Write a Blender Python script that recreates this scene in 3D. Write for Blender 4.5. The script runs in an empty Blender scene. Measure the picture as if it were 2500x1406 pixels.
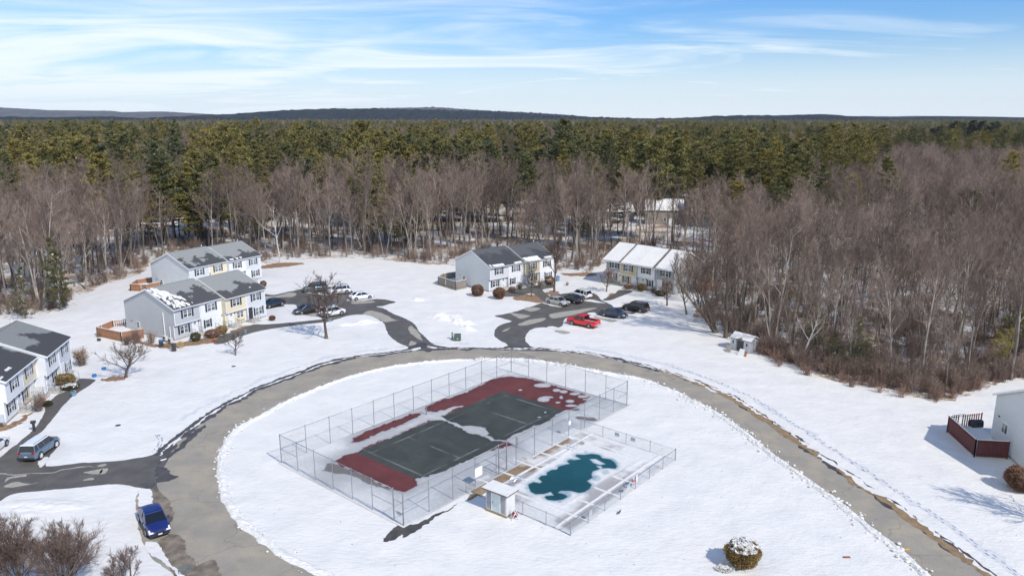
import bpy, math, random
import numpy as np
from mathutils import Vector, noise, geometry
R = math.radians
sc = bpy.context.scene
col = sc.collection
# ---------------------------------------------------------------- camera
HC = 34.0
F, CX, CY = 1822.0, 1250.0, 703.0
T = math.atan(419 / F)
cam_d = bpy.data.cameras.new('camera')
cam = bpy.data.objects.new('camera', cam_d); col.objects.link(cam)
cam.location = (0, 0, HC); cam.rotation_euler = (math.pi / 2 - T, 0, 0)
cam_d.sensor_width = 36; cam_d.lens = 36 * F / 2500
cam_d.clip_start = 1; cam_d.clip_end = 40000
sc.camera = cam
# ---------------------------------------------------------------- light
SUN_AZ, SUN_EL = R(-46), R(44)           # direction towards the sun, measured from +X
sd = bpy.data.lights.new('sun', 'SUN'); sd.energy = 4.2; sd.angle = R(0.53); sd.color = (1, 0.935, 0.83)
sun = bpy.data.objects.new('sun', sd); col.objects.link(sun)
sv = Vector((math.cos(SUN_EL) * math.cos(SUN_AZ), math.cos(SUN_EL) * math.sin(SUN_AZ), math.sin(SUN_EL)))
sun.rotation_euler = sv.to_track_quat('Z', 'Y').to_euler(); sun.location = sv * 200
w = bpy.data.worlds.new("World"); sc.world = w; w.use_nodes = True
nt = w.node_tree; nt.nodes.clear(); N = nt.nodes.new; Lk = nt.links.new
def M(op, a, b=None, c=None, clamp=False):
    n = N('ShaderNodeMath'); n.operation = op; n.use_clamp = clamp
    for i, v in enumerate((a, b, c)):
        if v is None: continue
        if isinstance(v, (int, float)): n.inputs[i].default_value = v
        else: Lk(v, n.inputs[i])
    return n.outputs[0]
out = N('ShaderNodeOutputWorld'); bg = N('ShaderNodeBackground'); bg.inputs[1].default_value = 0.13
sky = N('ShaderNodeTexSky'); sky.sky_type = 'NISHITA'; sky.sun_disc = False
sky.sun_elevation = SUN_EL; sky.sun_rotation = math.pi / 2 - SUN_AZ
sky.air_density = 1.15; sky.dust_density = 0.6; sky.ozone_density = 4.0; sky.altitude = 100
tc = N('ShaderNodeTexCoord'); sp = N('ShaderNodeSeparateXYZ'); Lk(tc.outputs['Generated'], sp.inputs[0])
zz = M('MAXIMUM', sp.outputs[2], 0.0)
den = M('ADD', zz, 0.09)
u = M('DIVIDE', sp.outputs[0], den); v = M('DIVIDE', sp.outputs[1], den)
cb = N('ShaderNodeCombineXYZ'); Lk(u, cb.inputs[0]); Lk(v, cb.inputs[1])
mp = N('ShaderNodeMapping'); mp.inputs['Rotation'].default_value = (0, 0, R(22)); mp.inputs['Scale'].default_value = (0.60, 1.2, 1)
Lk(cb.outputs[0], mp.inputs[0])
n1 = N('ShaderNodeTexNoise'); n1.inputs['Scale'].default_value = 0.9; n1.inputs['Detail'].default_value = 9; n1.inputs['Roughness'].default_value = 0.52; n1.inputs['Distortion'].default_value = 0.9
Lk(mp.outputs[0], n1.inputs[0])
# cirrus is thicker to the left and low down
az = M('DIVIDE', sp.outputs[0], M('MAXIMUM', sp.outputs[1], 0.05))
bias = M('ADD', M('MULTIPLY', az, -0.24), M('MULTIPLY', zz, -1.25))
cl = M('ADD', n1.outputs[0], bias)
mr = N('ShaderNodeMapRange'); mr.interpolation_type = 'SMOOTHSTEP'
mr.inputs['From Min'].default_value = 0.20; mr.inputs['From Max'].default_value = 0.66; mr.inputs['To Max'].default_value = 0.92
Lk(cl, mr.inputs[0])
hz = N('ShaderNodeMapRange'); hz.interpolation_type = 'SMOOTHSTEP'
hz.inputs['From Min'].default_value = 0.12; hz.inputs['From Max'].default_value = -0.01; hz.inputs['To Max'].default_value = 0.85
Lk(sp.outputs[2], hz.inputs[0])
fac = M('MAXIMUM', mr.outputs[0], hz.outputs[0])
mix = N('ShaderNodeMix'); mix.data_type = 'RGBA'; Lk(fac, mix.inputs['Factor'])
hs = N('ShaderNodeMix'); hs.data_type = 'RGBA'; hs.blend_type = 'MULTIPLY'; hs.inputs['Factor'].default_value = 1.0
Lk(sky.outputs[0], hs.inputs[6]); hs.inputs[7].default_value = (0.54, 0.83, 1.22, 1)
Lk(hs.outputs[2], mix.inputs[6]); mix.inputs[7].default_value = (7.6, 8.2, 8.6, 1)
Lk(mix.outputs[2], bg.inputs[0]); Lk(bg.outputs[0], out.inputs[0])
sc.view_settings.view_transform = 'Standard'; sc.view_settings.look = 'None'
sc.view_settings.exposure = 0.0; sc.view_settings.gamma = 1.0
sc.render.resolution_x = 1024; sc.render.resolution_y = 575
# ---------------------------------------------------------------- helpers
def G(px, py, z=0.0):
    """ground point seen at a pixel of the survey photograph"""
    x = (px - CX) / F; y = -(py - CY) / F
    d = (x, math.cos(T) + y * math.sin(T), -math.sin(T) + y * math.cos(T))
    t = (z - HC) / d[2]
    return Vector((d[0] * t, d[1] * t, z))
def PX(X, Y, Z=0.0):
    dz = Z - HC; dep = Y * math.cos(T) - dz * math.sin(T); up = Y * math.sin(T) + dz * math.cos(T)
    return CX + F * X / dep, CY - F * up / dep
def crop(ox, oy, s, pts): return [(ox + a / s, oy + b / s) for a, b in pts]
def GP(pts, z=0.0): return [G(a, b, z) for a, b in pts]
def tag(o, label=None, cat=None, group=None, kind=None):
    if label: o['label'] = label
    if cat: o['category'] = cat
    if group: o['group'] = group
    if kind: o['kind'] = kind
    return o
def empty(name, loc=(0, 0, 0), rz=0.0, **k):
    o = bpy.data.objects.new(name, None); col.objects.link(o)
    o.location = loc; o.rotation_euler = (0, 0, rz); o.empty_display_size = 0.3
    return tag(o, **k)
class MB:
    def __init__(s): s.v = []; s.f = []; s.m = []; s.mi = 0
    def face(s, pts):
        b = len(s.v); s.v += [tuple(p) for p in pts]; s.f.append(tuple(range(b, b + len(pts)))); s.m.append(s.mi)
    def box(s, x0, x1, y0, y1, z0, z1, xf=None):
        b = len(s.v)
        ps = [(x, y, z) for z in (z0, z1) for y in (y0, y1) for x in (x0, x1)]
        if xf: ps = [xf(p) for p in ps]
        s.v += ps
        for q in ((0, 2, 3, 1), (4, 5, 7, 6), (0, 1, 5, 4), (2, 6, 7, 3), (0, 4, 6, 2), (1, 3, 7, 5)):
            s.f.append(tuple(b + i for i in q)); s.m.append(s.mi)
        return s
    def tube(s, pts, rad, n=6, cap=True):
        pts = [Vector(p) for p in pts]; b0 = len(s.v)
        if not hasattr(rad, '__len__'): rad = [rad] * len(pts)
        t0 = (pts[-1] - pts[0]).normalized()
        a = Vector((0, 0, 1)) if abs(t0.z) < 0.9 else Vector((1, 0, 0))
        for i, p in enumerate(pts):
            t = (pts[min(i + 1, len(pts) - 1)] - pts[max(i - 1, 0)])
            if t.length < 1e-9: t = t0
            t = t.normalized(); x = t.cross(a)
            if x.length < 1e-3: x = t.cross(Vector((0, 1, 0.1)))
            x.normalize(); y = t.cross(x)
            for k in range(n):
                an = 2 * math.pi * k / n
                q = p + (x * math.cos(an) + y * math.sin(an)) * rad[i]; s.v.append((q.x, q.y, q.z))
        for i in range(len(pts) - 1):
            for k in range(n):
                k2 = (k + 1) % n; s.f.append((b0 + i * n + k, b0 + i * n + k2, b0 + (i + 1) * n + k2, b0 + (i + 1) * n + k)); s.m.append(s.mi)
        if cap and n > 2:
            s.f.append(tuple(b0 + k for k in range(n))[::-1]); s.m.append(s.mi)
            e = b0 + (len(pts) - 1) * n; s.f.append(tuple(e + k for k in range(n))); s.m.append(s.mi)
        return s
    def prism(s, prof, x0, x1, axis='x'):
        """profile of (a,b) pairs extruded along an axis: x -> (y,z); y -> (x,z); z -> (x,y)"""
        def mk(t, p):
            return {'x': (t, p[0], p[1]), 'y': (p[0], t, p[1]), 'z': (p[0], p[1], t)}[axis]
        b = len(s.v); n = len(prof)
        s.v += [mk(x0, p) for p in prof] + [mk(x1, p) for p in prof]
        for i in range(n):
            j = (i + 1) % n; s.f.append((b + i, b + j, b + n + j, b + n + i)); s.m.append(s.mi)
        s.f.append(tuple(range(b, b + n))[::-1]); s.m.append(s.mi)
        s.f.append(tuple(range(b + n, b + 2 * n))); s.m.append(s.mi)
        return s
    def lathe(s, prof, c=(0, 0, 0), n=16, axis='z'):
        b = len(s.v)
        for r, h in prof:
            for k in range(n):
                a = 2 * math.pi * k / n; x, y = r * math.cos(a), r * math.sin(a)
                p = (x, y, h) if axis == 'z' else ((x, h, y) if axis == 'y' else (h, x, y))
                s.v.append((p[0] + c[0], p[1] + c[1], p[2] + c[2]))
        for i in range(len(prof) - 1):
            for k in range(n):
                k2 = (k + 1) % n; s.f.append((b + i * n + k, b + i * n + k2, b + (i + 1) * n + k2, b + (i + 1) * n + k)); s.m.append(s.mi)
        return s
    def poly(s, pts, z=None):
        pts = [Vector((p[0], p[1], p[2] if z is None else z)) for p in pts]
        b = len(s.v); s.v += [tuple(p) for p in pts]
        for t in geometry.tessellate_polygon([[Vector((p.x, p.y, 0)) for p in pts]]):
            a, c, d = (pts[i] for i in t)
            if (c - a).cross(d - a).z < 0: t = (t[0], t[2], t[1])
            s.f.append(tuple(b + i for i in t)); s.m.append(s.mi)
        return s
    def slab(s, pts, z0, z1):
        """closed outline (ccw or cw) raised from z0 to z1"""
        s.poly(pts, z1); n = len(pts); b = len(s.v)
        s.v += [(p[0], p[1], z0) for p in pts] + [(p[0], p[1], z1) for p in pts]
        for i in range(n):
            j = (i + 1) % n; s.f.append((b + i, b + j, b + n + j, b + n + i)); s.m.append(s.mi)
        return s
    def build(s, name, mats, parent=None, smooth=False, **k):
        me = bpy.data.meshes.new(name); me.from_pydata(s.v, [], s.f)
        if not isinstance(mats, (list, tuple)): mats = [mats]
        for m in mats: me.materials.append(m)
        if len(mats) > 1: me.polygons.foreach_set('material_index', s.m)
        if smooth: me.polygons.foreach_set('use_smooth', [True] * len(s.f))
        me.update()
        o = bpy.data.objects.new(name, me); col.objects.link(o); o.parent = parent
        return tag(o, **k)
def rough(pts, amp=0.25, step=0.35, seed=0.0, closed=True, smooth=True):
    pts = [Vector((p[0], p[1], 0)) for p in pts]; n = len(pts); outp = []
    rng = range(n) if closed else range(n - 1)
    for i in rng:
        p1, p2 = pts[i], pts[(i + 1) % n]
        p0 = pts[i - 1] if (closed or i > 0) else p1; p3 = pts[(i + 2) % n] if (closed or i + 2 < n) else p2
        k = max(1, int((p2 - p1).length / step))
        for j in range(k):
            t = j / k
            if smooth: q = 0.5 * ((2 * p1) + (p2 - p0) * t + (2 * p0 - 5 * p1 + 4 * p2 - p3) * t * t + (3 * p1 - p0 - 3 * p2 + p3) * t ** 3)
            else: q = p1.lerp(p2, t)
            outp.append(q)
    if not closed: outp.append(pts[-1].copy())
    res = []
    for q in outp:
        d = Vector((0, 0, 0))
        for o_, (fr, am) in enumerate(((0.25, 0.9), (0.8, 0.7), (2.2, 0.45), (5.5, 0.28))):
            s_ = q * fr + Vector((seed * 7.3, seed * 3.1, o_ * 5.0))
            d += Vector((noise.noise(s_), noise.noise(s_ + Vector((31.7, 9.2, 4.4))), 0)) * am
        res.append(q + d * amp)
    return res
# ---------------------------------------------------------------- materials
def newmat(name):
    m = bpy.data.materials.new(name); m.use_nodes = True
    b = m.node_tree.nodes['Principled BSDF']; return m, m.node_tree, b
def nz(t, scale, detail=4, rough_=0.55, vec=None, stretch=None, rot=0.0, coord='Object'):
    n = t.nodes.new('ShaderNodeTexNoise'); n.inputs['Scale'].default_value = scale; n.inputs['Detail'].default_value = detail; n.inputs['Roughness'].default_value = rough_
    c = t.nodes.new('ShaderNodeTexCoord'); src = c.outputs[coord]
    if stretch:
        mm = t.nodes.new('ShaderNodeMapping'); mm.inputs['Scale'].default_value = stretch; mm.inputs['Rotation'].default_value = (0, 0, rot); t.links.new(src, mm.inputs[0]); src = mm.outputs[0]
    t.links.new(src, n.inputs[0]); return n.outputs[0]
def ramp(t, src, stops):
    r = t.nodes.new('ShaderNodeValToRGB'); e = r.color_ramp.elements
    while len(e) < len(stops): e.new(0.5)
    for i, (p, c) in enumerate(stops):
        e[i].position = p; e[i].color = (c[0], c[1], c[2], 1) if hasattr(c, '__len__') else (c, c, c, 1)
    t.links.new(src, r.inputs[0]); return r.outputs[0]
def bump(t, b, src, strength=0.3, dist=0.05, chain=None):
    n = t.nodes.new('ShaderNodeBump'); n.inputs['Strength'].default_value = strength; n.inputs['Distance'].default_value = dist
    t.links.new(src, n.inputs['Height'])
    if chain is not None: t.links.new(chain, n.inputs['Normal'])
    t.links.new(n.outputs[0], b.inputs['Normal']); return n.outputs[0]
def mixc(t, f, a, b, mode='MIX'):
    n = t.nodes.new('ShaderNodeMix'); n.data_type = 'RGBA'; n.blend_type = mode
    for i, v_ in ((0, f), (6, a), (7, b)):
        if isinstance(v_, (int, float)): n.inputs[i].default_value = v_
        elif isinstance(v_, (tuple, list)): n.inputs[i].default_value = (v_[0], v_[1], v_[2], 1)
        else: t.links.new(v_, n.inputs[i])
    return n.outputs[2]
def pm(name, c1, c2=None, scale=3.0, rough_=0.8, bmp=0.0, bscale=None, metal=0.0, stretch=None, lo=0.35, hi=0.65, spec=0.5, coat=0.0):
    m, t, b = newmat(name); b.inputs['Roughness'].default_value = rough_; b.inputs['Metallic'].default_value = metal
    b.inputs['Specular IOR Level'].default_value = spec; b.inputs['Coat Weight'].default_value = coat
    if c2 is None: c2 = tuple(x * 0.85 for x in c1)
    f = nz(t, scale, stretch=stretch); t.links.new(ramp(t, f, [(lo, c1), (hi, c2)]), b.inputs['Base Color'])
    if bmp: bump(t, b, nz(t, bscale or scale * 4, stretch=stretch), bmp, 0.03)
    return m
def objrand(t):
    n = t.nodes.new('ShaderNodeObjectInfo'); return n.outputs['Random']
# ---- setting materials
def snow_mat(name, rip=0.35):
    m, t, b = newmat(name); b.inputs['Roughness'].default_value = 0.55; b.inputs['Specular IOR Level'].default_value = 0.25
    f = nz(t, 0.35, 5); c = ramp(t, f, [(0.3, (0.66, 0.65, 0.63)), (0.7, (0.73, 0.715, 0.685))])
    t.links.new(c, b.inputs['Base Color'])
    n1_ = bump(t, b, nz(t, 0.22, 3), 0.6, 0.5)
    n2_ = bump(t, b, nz(t, 1.5, 4, 0.6, stretch=(1.0, 2.2, 1), rot=R(25)), rip * 1.3, 0.16, n1_)
    bump(t, b, nz(t, 5.0, 5, 0.65, stretch=(1.0, 1.7, 1), rot=R(25)), rip * 1.5, 0.055, n2_)
    return m
SNOW = snow_mat('snow')
def asphalt(name, dark, light, sand=None, scale=0.5, stretch=None, rough_=0.8, thr=0.55):
    m, t, b = newmat(name); b.inputs['Roughness'].default_value = rough_
    f = nz(t, scale, 6, 0.6, stretch=stretch); c = ramp(t, f, [(thr - 0.2, dark), (thr + 0.13, light)])
    if sand:
        g = ramp(t, nz(t, 0.28, 5, 0.62, stretch=(1, 1.3, 1)), [(0.47, 0.0), (0.68, 0.75)])
        c = mixc(t, g, c, sand)
    fine = ramp(t, nz(t, 9, 4), [(0.3, 0.88), (0.7, 1.08)]); c = mixc(t, 1.0, c, fine, 'MULTIPLY')
    # repaired cracks
    vo = t.nodes.new('ShaderNodeTexVoronoi'); vo.feature = 'DISTANCE_TO_EDGE'; vo.inputs['Scale'].default_value = 0.11; vo.inputs['Randomness'].default_value = 0.9
    cc = t.nodes.new('ShaderNodeTexCoord'); ad = t.nodes.new('ShaderNodeVectorMath'); ad.operation = 'ADD'
    no = t.nodes.new('ShaderNodeTexNoise'); no.inputs['Scale'].default_value = 0.5; t.links.new(cc.outputs['Object'], no.inputs[0])
    sc_ = t.nodes.new('ShaderNodeVectorMath'); sc_.operation = 'SCALE'; sc_.inputs['Scale'].default_value = 2.0; t.links.new(no.outputs[1], sc_.inputs[0])
    t.links.new(cc.outputs['Object'], ad.inputs[0]); t.links.new(sc_.outputs[0], ad.inputs[1]); t.links.new(ad.outputs[0], vo.inputs['Vector'])
    cr = ramp(t, vo.outputs['Distance'], [(0.0, 0.72), (0.006, 1.0)]); c = mixc(t, 1.0, c, cr, 'MULTIPLY')
    t.links.new(c, b.inputs['Base Color']); bump(t, b, nz(t, 12, 3), 0.25, 0.02); return m
ROAD = asphalt('dry_asphalt', (0.255, 0.232, 0.195), (0.315, 0.285, 0.235), (0.38, 0.325, 0.24), 0.35)
WET = asphalt('wet_asphalt', (0.055, 0.048, 0.04), (0.095, 0.085, 0.07), None, 0.9, rough_=0.45)
DRIVE = asphalt('damp_asphalt', (0.085, 0.078, 0.068), (0.125, 0.115, 0.10), None, 0.6, rough_=0.6)
DRY = asphalt('pale_dry_asphalt', (0.30, 0.28, 0.24), (0.38, 0.35, 0.30), None, 1.2)
MUD = pm('brown_mud', (0.20, 0.135, 0.07), (0.29, 0.20, 0.11), 1.5, 0.7, 0.4)
MUDD = pm('dark_mud', (0.125, 0.10, 0.072), (0.25, 0.205, 0.15), 1.1, 0.6, 0.4)
LITTER = pm('leaf_litter', (0.17, 0.095, 0.05), (0.31, 0.20, 0.12), 2.5, 0.95, 0.8, 9)
SLUSH = pm('grey_slush', (0.42, 0.42, 0.43), (0.66, 0.67, 0.70), 1.1, 0.35, 0.3)
# ---- ground
g = MB(); S = 9000
g.face([(-S, -400, 0), (S, -400, 0), (S, 10000, 0), (-S, 10000, 0)])
g.build('snow_ground', SNOW, kind='structure')
m, t, b = newmat('forest_floor'); b.inputs['Roughness'].default_value = 0.9
f1 = nz(t, 0.10, 6, 0.6); f2 = nz(t, 1.4, 5, 0.7)
ad = t.nodes.new('ShaderNodeMath'); ad.operation = 'MULTIPLY_ADD'; ad.inputs[1].default_value = 0.8; t.links.new(f2, ad.inputs[0]); t.links.new(f1, ad.inputs[2])
t.links.new(ramp(t, ad.outputs[0], [(0.82, (0.67, 0.665, 0.65)), (0.90, (0.58, 0.57, 0.55)), (0.94, (0.42, 0.33, 0.26)), (1.0, (0.30, 0.21, 0.14))]), b.inputs['Base Color'])
bump(t, b, f2, 0.8, 0.3); FLOOR = m
EDGE = [(-600, 900), (-300, 840), (0, 775), (60, 775), (120, 765), (200, 735), (235, 700), (300, 682), (350, 664), (372, 640), (420, 622), (520, 618), (632, 642), (740, 632), (880, 630),
        (1000, 642), (1110, 648), (1160, 632), (1240, 628), (1350, 662), (1440, 668), (1480, 640), (1600, 612), (1700, 660), (1722, 690), (1688, 765), (1720, 802), (1780, 822), (1870, 868),
        (1960, 902), (2100, 940), (2290, 975), (2390, 948), (2500, 925), (2800, 930), (3300, 960)]
def edge_y(px):
    for (a, b_), (c, d) in zip(EDGE, EDGE[1:]):
        if a <= px <= c: return b_ + (d - b_) * (px - a) / (c - a)
    return EDGE[0][1] if px < EDGE[0][0] else EDGE[-1][1]
fr = rough(GP(EDGE), 1.6, 1.2, 3, closed=False)
fl = MB(); fl.poly([(p.x, p.y) for p in fr] + [(2500, 900), (2500, 6000), (-2500, 6000), (-2500, 900)], 0.004)
fl.build('forest_floor', FLOOR, kind='structure')
def strip(name, pts, mat_, z, amp=0.25, step=0.35, seed=0, px=True, kind='structure', **k):
    q = rough(GP(pts) if px else pts, amp, step, seed); mb = MB(); mb.poly([(p.x, p.y) for p in q], z)
    return mb.build(name, mat_, kind=kind, **k)
# ---- ring road
INNER = [(1250, 1660), (960, 1500), (790, 1406), (700, 1365), (640, 1322), (596, 1285), (562, 1245), (542, 1205), (534, 1165), (535, 1125), (546, 1085), (575, 1050), (605, 1030), (640, 1012), (695, 982),
         (753, 957), (858, 918), (981, 891), (1084, 880), (1180, 876), (1270, 877), (1358, 887), (1447, 904), (1567, 925), (1652, 957), (1704, 983), (1763, 1015), (1822, 1056), (1880, 1103),
         (1945, 1150), (2020, 1205), (2088, 1256), (2165, 1318), (2220, 1360), (2268, 1406), (2380, 1500), (2520, 1640)]
OUTER = [(900, 1900), (640, 1600), (500, 1470), (424, 1406), (364, 1352), (345, 1310), (336, 1266), (330, 1227), (340, 1200), (372, 1188), (388, 1150), (378, 1112), (398, 1094), (425, 1072), (460, 1045), (505, 1012), (570, 975),
         (640, 942), (725, 911), (793, 885), (879, 868), (936, 862), (996, 853), (1056, 848), (1111, 849), (1241, 850), (1300, 850), (1397, 857), (1469, 867), (1542, 883), (1614, 901), (1701, 931),
         (1786, 967), (1840, 1000), (1900, 1040), (1960, 1080), (2040, 1135), (2141, 1202), (2244, 1272), (2308, 1320), (2404, 1391), (2520, 1480), (2700, 1620)]
wi = rough(GP(INNER), 0.22, 0.4, 1, closed=False); wo = rough(GP(OUTER), 0.22, 0.4, 2, closed=False)
mb = MB(); mb.poly([(p.x, p.y) for p in wi] + [(p.x, p.y) for p in wo[::-1]], 0.008); mb.build('ring_road', ROAD, kind='structure')
def ribbon(name, line, w0, w1, mat_, z, amp, seed, a=0.0, b_=1.0, jit=0.5, kind='structure', **k):
    """band beside a line between two offsets, its width wandering"""
    q = GP(line) if not isinstance(line[0], Vector) else line
    q = rough(q, 0.0, 0.4, 0, closed=False); n = len(q); q = q[int(a * n):int(b_ * n)]
    L_, R_ = [], []
    for i, p in enumerate(q):
        d = (q[min(i + 1, len(q) - 1)] - q[max(i - 1, 0)]).normalized(); nn = Vector((-d.y, d.x, 0))
        e = noise.noise(p * 0.35 + Vector((seed, 0, 0))) * jit + noise.noise(p * 1.7 + Vector((0, seed, 0))) * jit * 0.6
        e2 = noise.noise(p * 0.5 + Vector((0, 0, seed + 9))) * jit * 0.5 + noise.noise(p * 2.1 + Vector((seed, seed, 0))) * jit * 0.4
        L_.append(p + nn * (w0 + e2 * amp)); R_.append(p + nn * (w1 + e * amp))
    mb = MB()
    for i in range(len(L_) - 1):
        mb.face([(L_[i].x, L_[i].y, z), (L_[i + 1].x, L_[i + 1].y, z), (R_[i + 1].x, R_[i + 1].y, z), (R_[i].x, R_[i].y, z)])
    return mb.build(name, mat_, kind=kind, **k)
# wet gutter outside the dry lane, from the lower left junction over the top to the right
OUTL = OUTER[11:26]; OUTR = OUTER[25:]
ribbon('wet_gutter', OUTL, 0.25, -1.0, WET, 0.014, 1.0, 4, jit=0.9)
ribbon('wet_gutter', OUTR, 0.3, -0.75, WET, 0.014, 1.0, 7, jit=0.8)
ribbon('muddy_verge', OUTER[30:], 0.05, -0.85, MUD, 0.019, 1.0, 11, jit=0.6)
ribbon('snow_strip', OUTL, -0.30, -0.42, SNOW, 0.022, 1.0, 14, jit=0.6)
ribbon('snow_strip', OUTR, 0.15, -0.12, SNOW, 0.024, 1.0, 17, jit=0.9)
ribbon('snow_strip', OUTR[:8], -0.5, -0.6, SNOW, 0.024, 1.0, 19, jit=0.7)
# plough scrape beside the outer edge and trodden sidewalk line
SCR = pm('trodden_snow', (0.53, 0.54, 0.56), (0.64, 0.64, 0.64), 2.5, 0.6, 0.5, 6)
ribbon('trodden_snow', OUTL, 1.6, 2.3, SCR, 0.006, 1.0, 23, jit=1.3, a=0.15, b_=0.9)
ribbon('trodden_snow', OUTR, 1.7, 2.4, SCR, 0.006, 1.0, 29, jit=1.0, a=0.12, b_=1.0)
# ---- driveways
dl = [(1000, 856), (996, 847), (975, 838), (954, 824), (944.5, 809), (939, 792), (927, 782), (908, 772), (889, 768), (860, 769), (841, 773), (827, 778), (808, 781), (783, 775), (754, 771), (735, 768), (716, 764), (724, 748), (693, 748), (639, 755),
      (637, 735), (641, 717), (668, 720), (705, 712), (747, 704), (800, 700), (850, 707), (862, 716), (858, 728), (889, 733), (919, 730), (945, 732), (966, 737), (950, 742), (935, 747), (918, 748), (937, 753), (956, 763), (977, 772), (994, 780), (1015, 794), (1025, 811), (1042, 824), (1058, 840), (1100, 848), (1104, 853)]
dr = [(1225, 853), (1241, 843), (1219, 831), (1208, 822), (1208, 807), (1224, 793), (1248, 784), (1228, 777), (1210, 771), (1248, 763), (1284, 752), (1318, 741), (1332, 733), (1345, 722), (1400, 714), (1450, 716), (1469, 733), (1489, 742), (1501, 750), (1530, 748), (1560, 752), (1545, 766), (1505, 764), (1470, 768), (1491, 784), (1503, 778), (1520, 772), (1480, 772), (1452, 768),
      (1410, 780), (1389, 776), (1377, 781), (1372, 797), (1350, 800), (1336, 799), (1306, 801), (1289, 812), (1283, 831), (1294, 843), (1312, 856)]
db = [(-260, 1330), (-260, 1170), (-60, 1124), (0, 1116), (20, 1100), (42, 1084), (66, 1080), (131, 1078), (147, 1082), (130, 1105), (112, 1134), (130, 1137), (200, 1130), (286, 1125), (312, 1121), (370, 1110), (400, 1090), (410, 1120), (395, 1150), (380, 1180), (420, 1250), (395, 1290), (372, 1222), (362, 1196), (338, 1190), (286, 1181), (208, 1187), (91, 1199), (26, 1208), (-40, 1245)]
strip('driveway', dl, DRIVE, 0.012, 0.22, 0.35, 5); strip('driveway', dr, DRIVE, 0.012, 0.22, 0.35, 6); strip('driveway', db, DRIVE, 0.012, 0.15, 0.3, 7)
P7 = lambda p: crop(620, 640, 5.208, p)
P6 = lambda p: crop(900, 740, 4.167, p)
PB = lambda p: crop(0, 1040, 3.842, p)
P3 = lambda p: crop(1300, 560, 4.135, p)
drys = [P7([(1380, 655), (1480, 615), (1600, 640), (1700, 680), (1800, 735), (1870, 738), (1790, 745), (1670, 760), (1580, 720), (1480, 680)]),
        P7([(1970, 830), (2010, 812), (2070, 860), (2110, 920), (2140, 1000), (2060, 960), (1990, 900)]), P7([(1990, 1000), (2070, 1035), (1970, 1060)]),
        P7([(120, 440), (280, 430), (450, 385), (540, 400), (500, 440), (380, 445), (160, 470)]), P7([(1250, 510), (1500, 495), (1540, 510), (1300, 530)]),
        P7([(690, 670), (800, 650), (830, 690), (720, 690)]),
        P6([(1440, 100), (1600, 120), (1640, 130), (1560, 160), (1500, 140)]), P6([(1520, 210), (1640, 170), (1800, 150), (1760, 190), (1600, 225), (1520, 222)]), P6([(1860, 110), (2100, 70), (2330, 45), (2150, 100), (1950, 150), (1860, 150)]),
        P6([(1580, 60), (1680, 45), (1750, 60), (1660, 85)]), P6([(1355, 285), (1430, 250), (1420, 270), (1370, 290)]), P6([(1900, 290), (1930, 275), (2050, 295), (1990, 312)]),
        P3([(620, 885), (700, 880), (850, 915), (780, 935)]), P3([(900, 815), (1000, 830), (960, 845)]),
        PB([(780, 440), (900, 410), (960, 400), (930, 450)]), PB([(940, 445), (970, 400), (1025, 398), (990, 440)]), PB([(780, 505), (850, 480), (890, 485), (880, 500)]), PB([(900, 380), (950, 362), (1000, 362), (960, 385)]),
        PB([(45, 570), (110, 530), (180, 520), (260, 540), (370, 525), (260, 550), (110, 578)]), PB([(55, 520), (70, 480), (180, 455), (245, 452), (235, 472), (130, 480), (90, 500)]),
        PB([(-40, 440), (120, 452), (300, 436), (480, 430), (600, 405), (760, 385), (900, 388), (760, 393), (600, 412), (480, 438), (300, 443), (120, 460), (-40, 450)])]
for i, p in enumerate(drys): strip('dry_patch', p, DRY, 0.016, 0.22, 0.14, 20 + i)
wets = [PB([(1400, 590), (1480, 605), (1540, 645), (1590, 700), (1600, 745), (1625, 790), (1600, 850), (1500, 850), (1440, 720), (1370, 640)]),
        PB([(1480, 1085), (1590, 1005), (1660, 1020), (1740, 1110), (1720, 1190), (1810, 1230), (1850, 1310), (1900, 1285), (1990, 1290), (2100, 1500), (1700, 1500), (1560, 1250)]),
        PB([(1620, 500), (1480, 340), (1540, 290), (1700, 150), (1900, 0), (1930, 20), (1800, 120), (1650, 240), (1560, 320), (1490, 380), (1450, 480), (1440, 560), (1380, 590), (1300, 540)]),
        P7([(1950, 1110), (2000, 1060), (2150, 1030), (2250, 1120), (2210, 1140), (2100, 1100), (1900, 1150)]), P6([(1400, 440), (1520, 425), (1640, 445), (1700, 468), (1560, 470), (1520, 490), (1500, 460)])]
for i, p in enumerate(wets): strip('wet_patch', p, MUDD if i < 2 else WET, 0.0155 if i else 0.021, 0.45, 0.14, 50 + i)
sn = [PB([(1310, 600), (1420, 600), (1425, 720), (1390, 760), (1300, 760), (1285, 700)]), PB([(1370, 1090), (1480, 1085), (1540, 1180), (1600, 1290), (1740, 1410), (1900, 1560), (1860, 1560), (1690, 1420), (1560, 1300), (1450, 1220), (1390, 1150)]),
      P7([(1180, 480), (1260, 455), (1470, 455), (1500, 470), (1400, 490), (1260, 500)]), P7([(2000, 1110), (2080, 1085), (2120, 1095), (2040, 1125)]), P7([(2200, 1065), (2330, 1085), (2300, 1100), (2230, 1085)]),
      P3([(560, 850), (620, 840), (690, 880), (860, 905), (820, 915), (690, 890)]), P3([(320, 905), (360, 910), (380, 960), (560, 1000), (440, 985), (330, 970)]), P3([(130, 990), (200, 980), (340, 1010), (280, 1010), (200, 1000)]),
      PB([(385, 330), (440, 290), (470, 300), (400, 385)]), PB([(1500, 310), (1560, 300), (1530, 322)]), PB([(1640, 130), (1690, 120), (1600, 190)]), P7([(640, 370), (900, 400), (1040, 400), (1010, 425), (700, 400)]), P7([(380, 545), (540, 545), (500, 600), (440, 620)]),
      P3([(150, 735), (290, 775), (240, 780), (100, 745)]), P3([(480, 690), (620, 715), (740, 745), (620, 735), (500, 715)])]
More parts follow.
